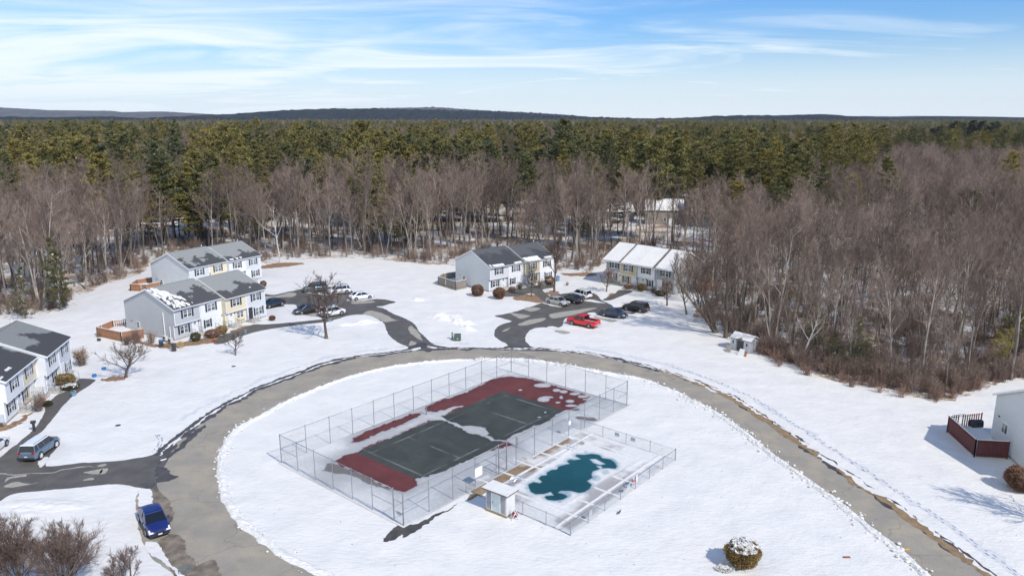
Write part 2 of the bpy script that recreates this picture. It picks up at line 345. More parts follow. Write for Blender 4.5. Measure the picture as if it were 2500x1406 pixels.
for i, p in enumerate(sn): strip('snow_patch', p, SNOW, 0.027, 0.30, 0.13, 70 + i)
# ---- foot paths
strip('footpath', [(522, 838), (543, 818), (584, 806), (618, 792), (645, 792), (700, 788), (780, 780), (808, 778), (808, 784), (740, 792), (680, 800), (630, 809), (585, 822), (545, 838)], DRIVE, 0.0135, 0.12, 0.3, 90)
strip('footpath', [(1205, 722), (1240, 706), (1290, 701), (1345, 692), (1352, 702), (1325, 708), (1350, 730), (1325, 734), (1298, 716), (1262, 724)], DRIVE, 0.0135, 0.15, 0.3, 91)
strip('footpath', [(1472, 732), (1500, 718), (1512, 708), (1545, 710), (1520, 722), (1490, 733)], DRIVE, 0.0135, 0.12, 0.3, 92)
strip('footpath', [(41, 1085), (66, 1085), (85, 1064), (100, 1056), (134, 1016), (171, 973), (216, 942), (232, 926), (182, 926), (176, 948), (140, 964), (114, 988), (106, 1012), (85, 1046)], DRIVE, 0.0135, 0.10, 0.3, 93)
strip('footpath', [(930, 1318), (950, 1292), (985, 1280), (1020, 1276), (1075, 1250), (1120, 1226), (1085, 1250), (1040, 1280), (1010, 1300), (985, 1312), (975, 1304), (950, 1318)], WET, 0.0135, 0.35, 0.14, 94)
for i, p in enumerate(([(1255, 722), (1300, 717), (1330, 727), (1338, 737), (1300, 737), (1262, 731)], [(1328, 712), (1362, 711), (1372, 722), (1345, 723)], [(632, 651), (690, 641), (738, 643), (700, 651), (640, 656)],
        [(1365, 668), (1405, 666), (1445, 667), (1450, 673), (1400, 675)], [(1480, 722), (1500, 716), (1512, 720), (1490, 726)],
        [(240, 925), (275, 915), (320, 916), (310, 924), (270, 932)],
        [(380, 838), (430, 846), (520, 838), (560, 820), (600, 806), (640, 796), (600, 796), (520, 822), (440, 836)], [(330, 832), (380, 838), (430, 850), (380, 850)], [(0, 1030), (30, 1034), (60, 1010), (90, 985), (100, 995), (50, 1035), (0, 1050)],
        [(1215, 712), (1290, 700), (1340, 688), (1345, 696), (1290, 708), (1230, 722)])):
    strip('leaf_litter', p, LITTER, 0.0115, 0.9, 0.18, 100 + i)
strip('bare_earth', [(1140, 1222), (1180, 1200), (1180, 1190), (1145, 1208)], MUD, 0.010, 0.2, 0.3, 120)
# ---- snow berms along the kerbs: a lumpy ridge plus loose chunks
def berm(name, line, off, wid, hgt, seed, label, a=0.0, b_=1.0, chunks=300, cs=(0.08, 0.28)):
    q = rough(GP(line), 0.12, 0.35, seed, closed=False); n = len(q); q = q[int(a * n):int(b_ * n)]
    mb = MB(); rr = []
    K = 7
    for i, p in enumerate(q):
        d = (q[min(i + 1, len(q) - 1)] - q[max(i - 1, 0)]).normalized(); nn = Vector((-d.y, d.x, 0)); row = []
        end = min(1, i / 6, (len(q) - 1 - i) / 6)
        for k in range(K):
            s_ = k / (K - 1); x = off + (s_ - 0.5) * wid * (1 + 0.5 * noise.noise(p * 0.8 + Vector((seed, 0, 0))))
            h = math.sin(math.pi * s_) * hgt * (0.7 + 0.9 * noise.noise(p * 1.6 + nn * k * 0.7 + Vector((0, seed, 0)))) * end
            pp = p + nn * x; row.append((pp.x, pp.y, max(h, -0.02) if 0 < k < K - 1 else -0.03))
        rr.append(row)
    for i in range(len(rr) - 1):
        for k in range(K - 1): mb.face([rr[i][k], rr[i][k + 1], rr[i + 1][k + 1], rr[i + 1][k]])
    rnd = random.Random(seed)
    for _ in range(chunks):
        p = q[rnd.randrange(len(q) - 1)] ; i = q.index(p); d = (q[i + 1] - p).normalized(); nn = Vector((-d.y, d.x, 0))
        c = p + nn * (off + rnd.gauss(0, wid * 0.45)); r = rnd.uniform(*cs) ** 1.0
        ns = 6; zb = rnd.uniform(0, hgt * 0.5)
        mb.lathe([(0.0, zb - r * .3), (r * rnd.uniform(.7, 1), zb + r * 0.1), (r * rnd.uniform(.5, .9), zb + r * 0.55), (0.0, zb + r * 0.8)], (c.x + rnd.uniform(-.1, .1), c.y, 0), ns)
    o = mb.build(name, SNOW, label=label, kind='stuff'); return o
berm('snow_berm', INNER, -0.20, 0.9, 0.22, 31, 'ploughed lumpy snow ridge along the inner edge of the ring road, left side', a=0.08, b_=0.52, chunks=260, cs=(0.04, 0.17))
berm('snow_berm', INNER, -0.25, 0.9, 0.24, 37, 'ploughed snow ridge with loose chunks along the inner road edge, right side', a=0.52, b_=0.995, chunks=700, cs=(0.04, 0.20))
def mound(c, rx, ry, h, rz, seed):
    mb = MB(); n, K = 40, 14; c = G(*c)
    P_ = []
    for j in range(K + 1):
        row = []
        for i in range(n):
            a = 2 * math.pi * i / n; r = j / K
            x, y = rx * r * math.cos(a), ry * r * math.sin(a)
            q = Vector((x, y, 0)); hh = h * (1 - r * r) ** 1.3 * (0.6 + 0.9 * noise.noise(q * 0.5 + Vector((seed, 0, 0))) + 0.45 * noise.noise(q * 1.7 + Vector((0, seed, 0)))) - 0.02 * r
            ca, sa = math.cos(rz), math.sin(rz); row.append((c.x + x * ca - y * sa, c.y + x * sa + y * ca, max(hh, -0.03)))
        P_.append(row)
    for j in range(K):
        for i in range(n): mb.face([P_[j][i], P_[j + 1][i], P_[j + 1][(i + 1) % n], P_[j][(i + 1) % n]])
    return mb
mbs = MB()
for a in (((1085, 772), 3.6, 1.8, 0.7, 0.2, 1), ((1112, 784), 4.5, 1.6, 0.8, -0.5, 2), ((1135, 800), 3.2, 1.2, 0.6, -0.7, 3), ((1026, 732), 2.0, 1.3, 0.5, 0, 4), ((880, 790), 4.2, 1.0, 0.6, 0.3, 5)):
    o = mound(*a).build('snow_mound', SNOW, smooth=True, kind='structure')
mound((110, 1232), 5.5, 1.6, 0.22, 0.1, 8).build('snow_mound', SNOW, smooth=True, kind='structure'); mound((20, 1262), 4, 1.4, 0.2, 0.35, 9).build('snow_mound', SNOW, smooth=True, kind='structure')
# ---- footprints
def trail(line, n, seed, off, label, a=0, b_=1):
    q = rough(GP(line), 0.1, 0.35, seed, closed=False); k = len(q); q = q[int(a * k):int(b_ * k)]; mb = MB(); rnd = random.Random(seed)
    for i in range(n):
        j = min(len(q) - 2, int(i / n * (len(q) - 1))); p = q[j]; d = (q[j + 1] - p).normalized(); nn = Vector((-d.y, d.x, 0))
        c = p + nn * (off + (0.16 if i % 2 else -0.16) + rnd.uniform(-.08, .08)); rx, ry = rnd.uniform(.14, .26), rnd.uniform(.06, .1)
        pts = [(c + d * rx * math.cos(t_) + nn * ry * math.sin(t_)) for t_ in [k_ * math.pi / 4 for k_ in range(8)]]
        mb.face([(p_.x, p_.y, 0.009) for p_ in pts])
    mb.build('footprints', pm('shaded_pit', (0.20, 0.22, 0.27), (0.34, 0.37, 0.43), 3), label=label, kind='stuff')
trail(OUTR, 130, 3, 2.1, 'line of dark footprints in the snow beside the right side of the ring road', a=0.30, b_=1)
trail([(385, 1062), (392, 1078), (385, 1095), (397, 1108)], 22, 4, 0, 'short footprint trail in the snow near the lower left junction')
# ---- far hills
def ridge(name, prof, dist, mat_, depth=900, seed=0, tree=9):
    mb = MB(); xs = []
    pts = []
    for (a, b_), (c, d) in zip(prof, prof[1:]):
        k = max(1, int((c - a) / 3))
        for i in range(k): pts.append((a + (c - a) * i / k, b_ + (d - b_) * i / k))
    pts.append(prof[-1]); rows = []
    for px, py in pts:
        y = dist; dx = (px - CX) / F
        # height at that distance which projects to py
        yy = -(py - CY) / F; k = y / (math.cos(T) + yy * math.sin(T)); z = HC + k * (-math.sin(T) + yy * math.cos(T)); x = dx * k
        z += tree * noise.noise(Vector((px * 0.13, seed, 0))) + tree * 0.6 * noise.noise(Vector((px * 0.5, seed, 3)))
        row = []
        for j in range(9):
            s_ = j / 8; bumpy = tree * noise.noise(Vector((px * 0.21, s_ * 7, seed + 5)))
            row.append((x, y - depth * (1 - s_), (z - 0) * math.sin(s_ * math.pi / 2) + bumpy * (0.8 if 0 < j < 8 else 0)))
        row.append((x, y + depth, 0)); rows.append(row)
    for r0, r1 in zip(rows, rows[1:]):
        for j in range(9): mb.face([r0[j], r1[j], r1[j + 1], r0[j + 1]])
    mb.build(name, mat_, kind='structure')
def hill_mat(name, a, b_, s=0.02):
    m, t, b = newmat(name); b.inputs['Roughness'].default_value = 1; b.inputs['Specular IOR Level'].default_value = 0
    t.links.new(ramp(t, nz(t, s, 8, 0.75, stretch=(1, 0.5, 2)), [(0.38, a), (0.62, b_)]), b.inputs['Base Color']); bump(t, b, nz(t, 0.05, 6, 0.8), 1.0, 12); return m
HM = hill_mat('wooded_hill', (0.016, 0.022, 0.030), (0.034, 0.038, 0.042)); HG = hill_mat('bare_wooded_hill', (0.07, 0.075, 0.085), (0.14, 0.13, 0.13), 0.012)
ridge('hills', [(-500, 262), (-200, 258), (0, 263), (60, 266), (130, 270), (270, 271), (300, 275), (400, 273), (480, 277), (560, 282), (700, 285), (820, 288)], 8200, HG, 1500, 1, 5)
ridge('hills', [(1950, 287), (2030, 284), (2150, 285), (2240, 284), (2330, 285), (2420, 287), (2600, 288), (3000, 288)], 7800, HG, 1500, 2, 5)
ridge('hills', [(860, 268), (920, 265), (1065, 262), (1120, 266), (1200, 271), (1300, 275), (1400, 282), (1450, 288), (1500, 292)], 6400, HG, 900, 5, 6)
ridge('hills', [(380, 292), (450, 286), (500, 284), (560, 281), (600, 278), (700, 271), (820, 266), (900, 266), (1000, 268), (1100, 270), (1200, 272), (1280, 276), (1350, 281), (1450, 287), (1550, 290), (1620, 290), (1700, 287), (1830, 282),
                (1900, 284), (1990, 280), (2050, 285), (2150, 288), (2300, 286), (2450, 289), (2800, 290), (3100, 292)], 5000, HM, 900, 3, 9)
ridge('hills', [(-500, 290), (-100, 288), (0, 287), (150, 288), (270, 286), (350, 290), (450, 288), (560, 291), (700, 293)], 3800, HM, 500, 4, 8)
# ---------------------------------------------------------------- attribute painted sheets (snow cover on court and pool)
def frame2(o, ax, ay):
    ex = (ax - o); Lx = ex.length; ex = ex / Lx; ey = Vector((-ex.y, ex.x, 0)); return o, ex, ey, Lx
def sdf(px_, py_, poly):
    """signed distance, positive inside"""
    poly = np.asarray(poly, float); d = np.full(px_.shape, 1e9); ins = np.zeros(px_.shape, bool); n = len(poly)
    for i in range(n):
        ax, ay = poly[i]; bx, by = poly[(i + 1) % n]; vx, vy = bx - ax, by - ay; L2 = vx * vx + vy * vy + 1e-12
        t_ = np.clip(((px_ - ax) * vx + (py_ - ay) * vy) / L2, 0, 1); d = np.minimum(d, np.hypot(px_ - ax - t_ * vx, py_ - ay - t_ * vy))
        c = ((ay > py_) != (by > py_)) & (px_ < vx * (py_ - ay) / (vy + 1e-12) + ax); ins ^= c
    return np.where(ins, d, -d)
def vnoise(x, y, fr, seed, oct_=4):
    rs = np.random.RandomState(seed); tab = rs.rand(256, 256); o_ = np.zeros_like(x); a = 1.0; s_ = 0
    for k in range(oct_):
        X = x * fr + 17.3 * k; Y = y * fr + 9.1 * k; i = np.floor(X).astype(int); j = np.floor(Y).astype(int); u_ = X - i; v_ = Y - j
        u_ = u_ * u_ * (3 - 2 * u_); v_ = v_ * v_ * (3 - 2 * v_); g_ = lambda p, q: tab[p % 256, q % 256]
        o_ += a * ((g_(i, j) * (1 - u_) + g_(i + 1, j) * u_) * (1 - v_) + (g_(i, j + 1) * (1 - u_) + g_(i + 1, j + 1) * u_) * v_); s_ += a; a *= 0.55; fr *= 2.1
    return o_ / s_ - 0.5
def ss(a, b_, x): t_ = np.clip((x - a) / (b_ - a), 0, 1); return t_ * t_ * (3 - 2 * t_)
def sheet_grid(name, x0, x1, y0, y1, step, z, colorf, mat_, parent, heightf=None, **k):
    nx = int((x1 - x0) / step) + 1; ny = int((y1 - y0) / step) + 1
    X, Y = np.meshgrid(np.linspace(x0, x1, nx), np.linspace(y0, y1, ny)); C = colorf(X, Y)
    Z = np.full(X.shape, z) if heightf is None else z + heightf(X, Y, C)
    vs = np.stack([X, Y, Z], -1).reshape(-1, 3); idx = np.arange(nx * ny).reshape(ny, nx)
    fs = np.stack([idx[:-1, :-1], idx[:-1, 1:], idx[1:, 1:], idx[1:, :-1]], -1).reshape(-1, 4)
    me = bpy.data.meshes.new(name); me.vertices.add(len(vs)); me.vertices.foreach_set('co', vs.ravel().astype(np.float32))
    me.loops.add(len(fs) * 4); me.loops.foreach_set('vertex_index', fs.ravel().astype(np.int32))
    me.polygons.add(len(fs)); me.polygons.foreach_set('loop_start', (np.arange(len(fs)) * 4).astype(np.int32)); me.polygons.foreach_set('loop_total', np.full(len(fs), 4, np.int32))
    me.update(calc_edges=True); at = me.color_attributes.new('cover', 'FLOAT_COLOR', 'POINT'); at.data.foreach_set('color', C.reshape(-1, 4).ravel().astype(np.float32))
    me.materials.append(mat_); me.polygons.foreach_set('use_smooth', [True] * len(fs)); o = bpy.data.objects.new(name, me); col.objects.link(o); o.parent = parent
    return tag(o, **k)
def cover_mat(name):
    m, t, b = newmat(name); a = t.nodes.new('ShaderNodeVertexColor'); a.layer_name = 'cover'
    fine = ramp(t, nz(t, 3.0, 6, 0.65), [(0.3, 0.90), (0.7, 1.06)]); t.links.new(mixc(t, 1.0, a.outputs[0], fine, 'MULTIPLY'), b.inputs['Base Color'])
    t.links.new(a.outputs[1], b.inputs['Roughness']); b.inputs['Specular IOR Level'].default_value = 0.3; bump(t, b, nz(t, 2.5, 5), 0.25, 0.03); return m
COVER = cover_mat('patchy_snow_cover')
cN, cR, cL, cB = G(985.7, 1283.7), G(1530.2, 989.2), G(681.6, 1132.5), G(1250.3, 908.3)
co, cex, cey, CLX = frame2(cN, cR, cL); CLY = (cL - cN).length; CLY = ((cL - cN).dot(cey) + (cB - cR).dot(cey)) / 2
CA = math.atan2(cex.y, cex.x)
def toc(p): d = p - co; return (d.dot(cex), d.dot(cey))
def cl(pts): return [toc(G(a, b_)) for a, b_ in pts]
K5 = lambda p: cl(crop(640, 840, 2.93, p)); K6 = lambda p: cl(crop(1140, 840, 2.929, p))
court = empty('tennis_court', co, CA, label='outdoor tennis court with dark green playing area and red surround, half melted snow on it', cat='tennis court')
ex1 = K5([(520, 838), (590, 795), (690, 768), (740, 742), (850, 695), (1000, 632), (1120, 580), (1200, 548), (1290, 545), (1410, 590), (1480, 635), (1560, 650), (1640, 690), (1730, 695), (1790, 715), (1700, 750), (1600, 770), (1500, 822), (1440, 845), (1340, 885), (1300, 912), (1180, 945), (1090, 965), (1112, 1005), (1030, 1055), (960, 1050), (880, 1012), (700, 922), (560, 865)])
ex2 = K5([(690, 655), (790, 605), (950, 545), (1060, 505), (1125, 497), (1110, 520), (1000, 575), (860, 625), (780, 660), (700, 692), (640, 702), (640, 690)])
ex3 = cl([(1039, 997), (1060, 984), (1085, 974), (1112, 966), (1142, 956), (1158, 950), (1174, 938), (1195, 927), (1222, 921), (1254, 919), (1276, 921), (1300, 925), (1331, 935), (1360, 943), (1392, 953), (1424, 962), (1440, 968), (1434, 980), (1415, 990), (1398, 998), (1378, 1003), (1362, 1009), (1341, 1026), (1324, 1034), (1287, 1045), (1259, 1058), (1236, 1074),
          (1208, 1072), (1191, 1062), (1184, 1045), (1160, 1040), (1128, 1040), (1094, 1026), (1080, 1016), (1094, 1006), (1132, 990), (1100, 996), (1066, 1006), (1046, 1003)])
sl = K5([(430, 905), (470, 855), (510, 850), (700, 920), (900, 1030), (935, 1055), (800, 1012), (760, 1000), (690, 960), (600, 930), (530, 925)])
sl2 = K6([(740, 460), (800, 455), (800, 475), (740, 480)]); sl3 = K6([(730, 525), (800, 515), (900, 530), (920, 545), (860, 545), (760, 530)])
blobs = [(540, 295, 62, 17), (545, 395, 48, 18), (575, 380, 40, 8), (640, 330, 30, 12), (690, 340, 30, 11), (770, 355, 40, 12), (830, 375, 42, 12), (740, 408, 30, 10), (750, 440, 50, 9), (380, 328, 14, 6), (650, 417, 15, 6), (675, 380, 16, 12), (560, 488, 9, 5), (515, 522, 16, 4), (640, 330, 20, 8), (850, 395, 30, 7)]
gx0, gx1, gy0, gy1 = 5.2, 30.4, 3.4, 15.0
gp = cl([(870, 1105), (1015, 1168), (1375.6, 1002), (1229, 954)])
gx0 = (gp[0][0] + gp[1][0]) / 2; gx1 = (gp[2][0] + gp[3][0]) / 2; gy0 = (gp[1][1] + gp[2][1]) / 2 - 1.0; gy1 = (gp[0][1] + gp[3][1]) / 2
def court_col(X, Y):
    red = np.array([0.150, 0.044, 0.037]); green = np.array([0.062, 0.067, 0.054]); 
    n_ = vnoise(X, Y, 0.25, 3, 5)[..., None]; n2 = vnoise(X, Y, 0.9, 5, 4)[..., None]
    isg = (ss(-0.03, 0.03, np.minimum(np.minimum(X - gx0, gx1 - X), np.minimum(Y - gy0, gy1 - Y))))[..., None]
    base = red * (1 + 0.9 * n_ + 0.3 * n2) * (1 - isg) + green * (1 + 0.8 * n_ + 0.3 * n2) * isg
    base = base * (1 - 0.25 * ss(0.0, 0.12, n_))                         # damp areas
    # worn white lines of the court
    ly = (gy0 + gy1) / 2; lx = (gx0 + gx1) / 2; ln = np.zeros(X.shape)
    hw = 5.2; hs = 3.9; hl = (gx1 - gx0) / 2 - 0.9
    def line(a, lo, hi, b_): return (1 - ss(0.05, 0.12, np.abs(a))) * (b_ > lo) * (b_ < hi)
    for s_ in (-1, 1):
        ln = np.maximum(ln, line(Y - ly - s_ * hw, -hl, hl, X - lx)); ln = np.maximum(ln, line(Y - ly - s_ * hs, -hl, hl, X - lx))
        ln = np.maximum(ln, line(X - lx - s_ * hl, -hw, hw, Y - ly)); ln = np.maximum(ln, line(X - lx - s_ * hl * .52, -hs, hs, Y - ly))
    wear = np.clip(0.16 + 1.3 * vnoise(X, Y, 0.5, 8, 3), 0.02, 0.36); ln = (ln * wear)[..., None]
    base = base * (1 - ln) + np.array([0.42, 0.42, 0.40]) * ln
    nn = 0.6 * vnoise(X, Y, 0.5, 11, 6) + 0.45 * vnoise(X, Y, 2.0, 12, 4)
    e = np.maximum(np.maximum(sdf(X, Y, ex1), sdf(X, Y, ex2)), sdf(X, Y, ex3)) + nn * 1.3
    for bx, by, rx, ry in blobs:
        ring = K6([(bx + rx * math.cos(a), by + ry * math.sin(a)) for a in np.linspace(0, 2 * math.pi, 12, endpoint=False)])
        e = np.minimum(e, -(sdf(X, Y, ring) + nn * 0.6))
    s_ = np.maximum(np.maximum(sdf(X, Y, sl), sdf(X, Y, sl2)), sdf(X, Y, sl3)) + nn * 1.2
    snow = 1 - ss(-0.10, 0.06, e)
    sc_ = np.array([0.64, 0.635, 0.625]) * np.ones(X.shape + (1,))
    grey = ss(-0.25, 0.35, vnoise(X, Y, 0.16, 21, 5) + 0.45 * np.exp(-np.abs(e) / 1.6) - 0.04)[..., None]
    sc_ = sc_ * (1 - grey * 0.75) + np.array([0.32, 0.32, 0.325]) * grey * 0.75
    rim = np.exp(-np.maximum(-e, 0) / 0.30)[..., None]; sc_ = sc_ * (1 - 0.55 * rim) + np.array([0.30, 0.29, 0.29]) * 0.55 * rim
    base = base * (1 - 0.28 * np.exp(-np.maximum(e, 0) / 0.5)[..., None])
    sm = ss(-0.1, 0.1, s_)[..., None]; sc_ = sc_ * (1 - sm) + np.array([0.165, 0.145, 0.135]) * sm
    dk = ss(0.30, 0.42, vnoise(X, Y, 0.7, 33, 4) + 0.22)[..., None] * (grey > 0.5); sc_ = sc_ * (1 - 0.0 * dk)
    S_ = snow[..., None]; c = base * (1 - S_) + sc_ * S_
    r = 0.55 * (1 - snow) + 0.6 * snow
    return np.concatenate([np.clip(c, 0.01, 0.9), r[..., None]], -1)
sheet_grid('court_surface', -0.25, CLX + 0.25, -0.25, CLY + 0.25, 0.09, 0.010, court_col, COVER, court, heightf=lambda X, Y, C: 0.03 * ss(0.25, 0.45, C[..., 1]))
POST = pm('galvanised_post', (0.26, 0.27, 0.30), (0.36, 0.36, 0.38), 4, 0.45, metal=0.6)
for sx_ in (-1, 1):
    mb = MB(); yy = (gy0 + gy1) / 2 + sx_ * 6.9; mb.tube([((gx0 + gx1) / 2, yy, 0), ((gx0 + gx1) / 2, yy, 1.07)], 0.055, 8); mb.box((gx0 + gx1) / 2 - .09, (gx0 + gx1) / 2 + .09, yy - .07, yy + .07, 1.07, 1.13)
    mb.build('net_post', POST, court)
# ---- chain link
def link_mat(name, c, pitch=0.075, wire=0.17):
    m, t, b = newmat(name); b.inputs['Base Color'].default_value = (*c, 1); b.inputs['Metallic'].default_value = 0.35; b.inputs['Roughness'].default_value = 0.5
    tcn = t.nodes.new('ShaderNodeTexCoord'); s_ = t.nodes.new('ShaderNodeSeparateXYZ'); t.links.new(tcn.outputs['UV'], s_.inputs[0])
    def mm(op, a, b2=None):
        n = t.nodes.new('ShaderNodeMath'); n.operation = op
        for i, v_ in enumerate((a, b2)):
            if v_ is None: continue
            if isinstance(v_, (int, float)): n.inputs[i].default_value = v_
            else: t.links.new(v_, n.inputs[i])
        return n.outputs[0]
    p = mm('FRACT', mm('MULTIPLY', mm('ADD', s_.outputs[0], s_.outputs[1]), 1 / pitch)); q = mm('FRACT', mm('MULTIPLY', mm('ADD', mm('SUBTRACT', s_.outputs[0], s_.outputs[1]), 100.0), 1 / pitch))
    a = mm('MAXIMUM', mm('LESS_THAN', p, wire), mm('LESS_THAN', q, wire)); t.links.new(a, b.inputs['Alpha']); return m
LINK = link_mat('chain_link_mesh', (0.12, 0.20, 0.21), 0.07, 0.05)
def mesh_panel(name, a, b_, h, parent, z0=0.03):
    me = bpy.data.meshes.new(name); me.from_pydata([(*a, z0), (*b_, z0), (*b_, h), (*a, h)], [], [(0, 1, 2, 3)])
    uv = me.uv_layers.new(name='UVMap'); L_ = math.hypot(b_[0] - a[0], b_[1] - a[1])
    for i, c in enumerate(((0, 0), (L_, 0), (L_, h), (0, h))): uv.data[i].uv = c
    me.materials.append(LINK); o = bpy.data.objects.new(name, me); col.objects.link(o); o.parent = parent; return o
def rail(name, a, b_, r, parent, dz=(0, 0)):
    MB().tube([(a[0], a[1], a[2]), (b_[0], b_[1], b_[2])], r, 8).build(name, POST, parent, smooth=True)
def post(x, y, h, r, parent):
    mb = MB(); mb.tube([(x, y, -0.05), (x, y, h)], r, 8); mb.lathe([(r * 1.35, h), (r * 1.35, h + .03), (r * .7, h + .09), (0, h + .11)], (x, y, 0), 8)
    return mb.build('fence_post', POST, parent)
FH = 3.08
tf = empty('tennis_court_fence', co, CA, label='tall galvanised chain link fence enclosing the tennis court', cat='fence')
gate_w = 1.25
corners = [(0, 0), (CLX, 0), (CLX, CLY), (0, CLY)]
def fence_side(a, b_, n, h, par, r=0.035, mid_ends=True, skip=(), rr=0.024, bottom=False):
    P_ = [(a[0] + (b_[0] - a[0]) * i / n, a[1] + (b_[1] - a[1]) * i / n) for i in range(n + 1)]
    for i, p in enumerate(P_[:-1]): post(p[0], p[1], h, r * (1.5 if i == 0 else 1), par)
    rail('top_rail', (*P_[0], h - .03), (*P_[-1], h - .03), rr, par)
    if mid_ends:
        for i in (0, n - 1): rail('brace_rail', (*P_[i], h * .5), (*P_[i + 1], h * .5), rr, par)
    for i in range(n):
        if i not in skip: mesh_panel('mesh_panel', P_[i], P_[i + 1], h - .03, par)
    return P_
fence_side((0, 0), (CLX, 0), 12, FH, tf, skip=(4,))
for x in (CLX * 4 / 12 + 0.35, CLX * 4 / 12 + 1.55): post(x, 0, FH, 0.05, tf)
fence_side((CLX, 0), (CLX, CLY), 6, FH, tf)
fence_side((CLX, CLY), (0, CLY), 12, FH, tf)
fence_side((0, CLY), (0, gate_w), 6, FH, tf)
post(0, gate_w, FH, 0.05, tf)
rail('top_rail', (0, 0, FH - .03), (0, gate_w, FH - .03), .024, tf); mesh_panel('mesh_panel', (0, 0), (0, gate_w), FH - .05, tf, 2.15)
def gate(a, b_, h, parent_label, base, rz, braces=True):
    gt = empty('chain_link_gate', base, rz, label=parent_label, cat='gate')
    fr_ = MB(); L_ = math.hypot(b_[0] - a[0], b_[1] - a[1]); d = ((b_[0] - a[0]) / L_, (b_[1] - a[1]) / L_)
    p = lambda s_, z: (a[0] + d[0] * s_, a[1] + d[1] * s_, z)
    for z in (0.08, h): fr_.tube([p(0.08, z), p(L_ - 0.08, z)], 0.022, 6)
    for s_ in (0.08, L_ - 0.08): fr_.tube([p(s_, 0.06), p(s_, h + .02)], 0.022, 6)
    if braces: fr_.tube([p(0.08, h * .5), p(L_ - 0.08, h * .5)], 0.018, 6)
    fr_.build('gate_frame', POST, gt); mesh_panel('mesh_panel', p(0.1, 0)[:2], p(L_ - .1, 0)[:2], h, gt, 0.1)
    MB().box(-.04, .04, -.04, .04, -.05, .05).build('latch', POST, gt).location = p(L_ - 0.1, h * .55)
gate((0, gate_w), (0, 0), 2.1, 'tall chain link gate at the near corner of the tennis court', co, CA)
gate((CLX * 4 / 12 + 0.35, 0), (CLX * 4 / 12 + 1.55, 0), 2.1, 'tall chain link gate in the tennis court fence beside the pool', co, CA)
# ---------------------------------------------------------------- pool enclosure
pN, pR, pB = G(1392.6, 1306.9), G(1648.5, 1123.3), G(1419, 1049)
po, pex, pey, PLX = frame2(pN, pR, pB); PLY = (pB - pR).dot(pey); PA = math.atan2(pex.y, pex.x)
def top_(p): d = p - po; return (d.dot(pex), d.dot(pey))
Q7 = lambda p: [top_(G(a, b_)) for a, b_ in crop(1120, 1040, 3.841, p)]
pool = empty('swimming_pool', po, PA, label='frozen swimming pool with dark teal meltwater in a snowy deck', cat='swimming pool')
wt = Q7([(650, 545), (700, 522), (760, 532), (775, 520), (740, 490), (770, 462), (825, 458), (820, 435), (870, 408), (920, 405), (935, 380), (1000, 358), (1035, 352), (1010, 330), (1040, 312), (1085, 318), (1140, 308), (1090, 285), (1100, 265), (1170, 268), (1250, 258), (1320, 270), (1348, 300), (1420, 310), (1468, 340), (1490, 378), (1470, 402), (1400, 395), (1330, 400), (1262, 425), (1250, 450), (1258, 482), (1208, 515), (1250, 550),
         (1230, 592), (1180, 622), (1120, 628), (1040, 608), (960, 608), (935, 622), (1000, 640), (1022, 662), (985, 690), (900, 702), (830, 692), (800, 668), (815, 652), (890, 648), (860, 620), (800, 638), (720, 640), (670, 618), (655, 580)])
isl = Q7([(1232, 312), (1285, 308), (1372, 356), (1330, 364), (1265, 345)]); isl2 = Q7([(1290, 370), (1345, 380), (1340, 405), (1300, 385)])
frz = [Q7([(cx + rx * math.cos(a), cy + ry * math.sin(a)) for a in np.linspace(0, 6.283, 14, endpoint=False)]) for cx, cy, rx, ry in ((1290, 490, 48, 32), (1375, 435, 45, 26), (1000, 640, 70, 34), (950, 710, 30, 18), (1190, 245, 24, 14), (630, 583, 26, 8), (1430, 350, 65, 45), (1505, 350, 20, 6), (960, 375, 50, 18), (1070, 320, 60, 16))]
rc = Q7([(965, 760), (1700, 330), (1170, 150), (470, 590)])
jx = [2.6, 5.2, 8.0, 11.0, 13.6, 16.2]
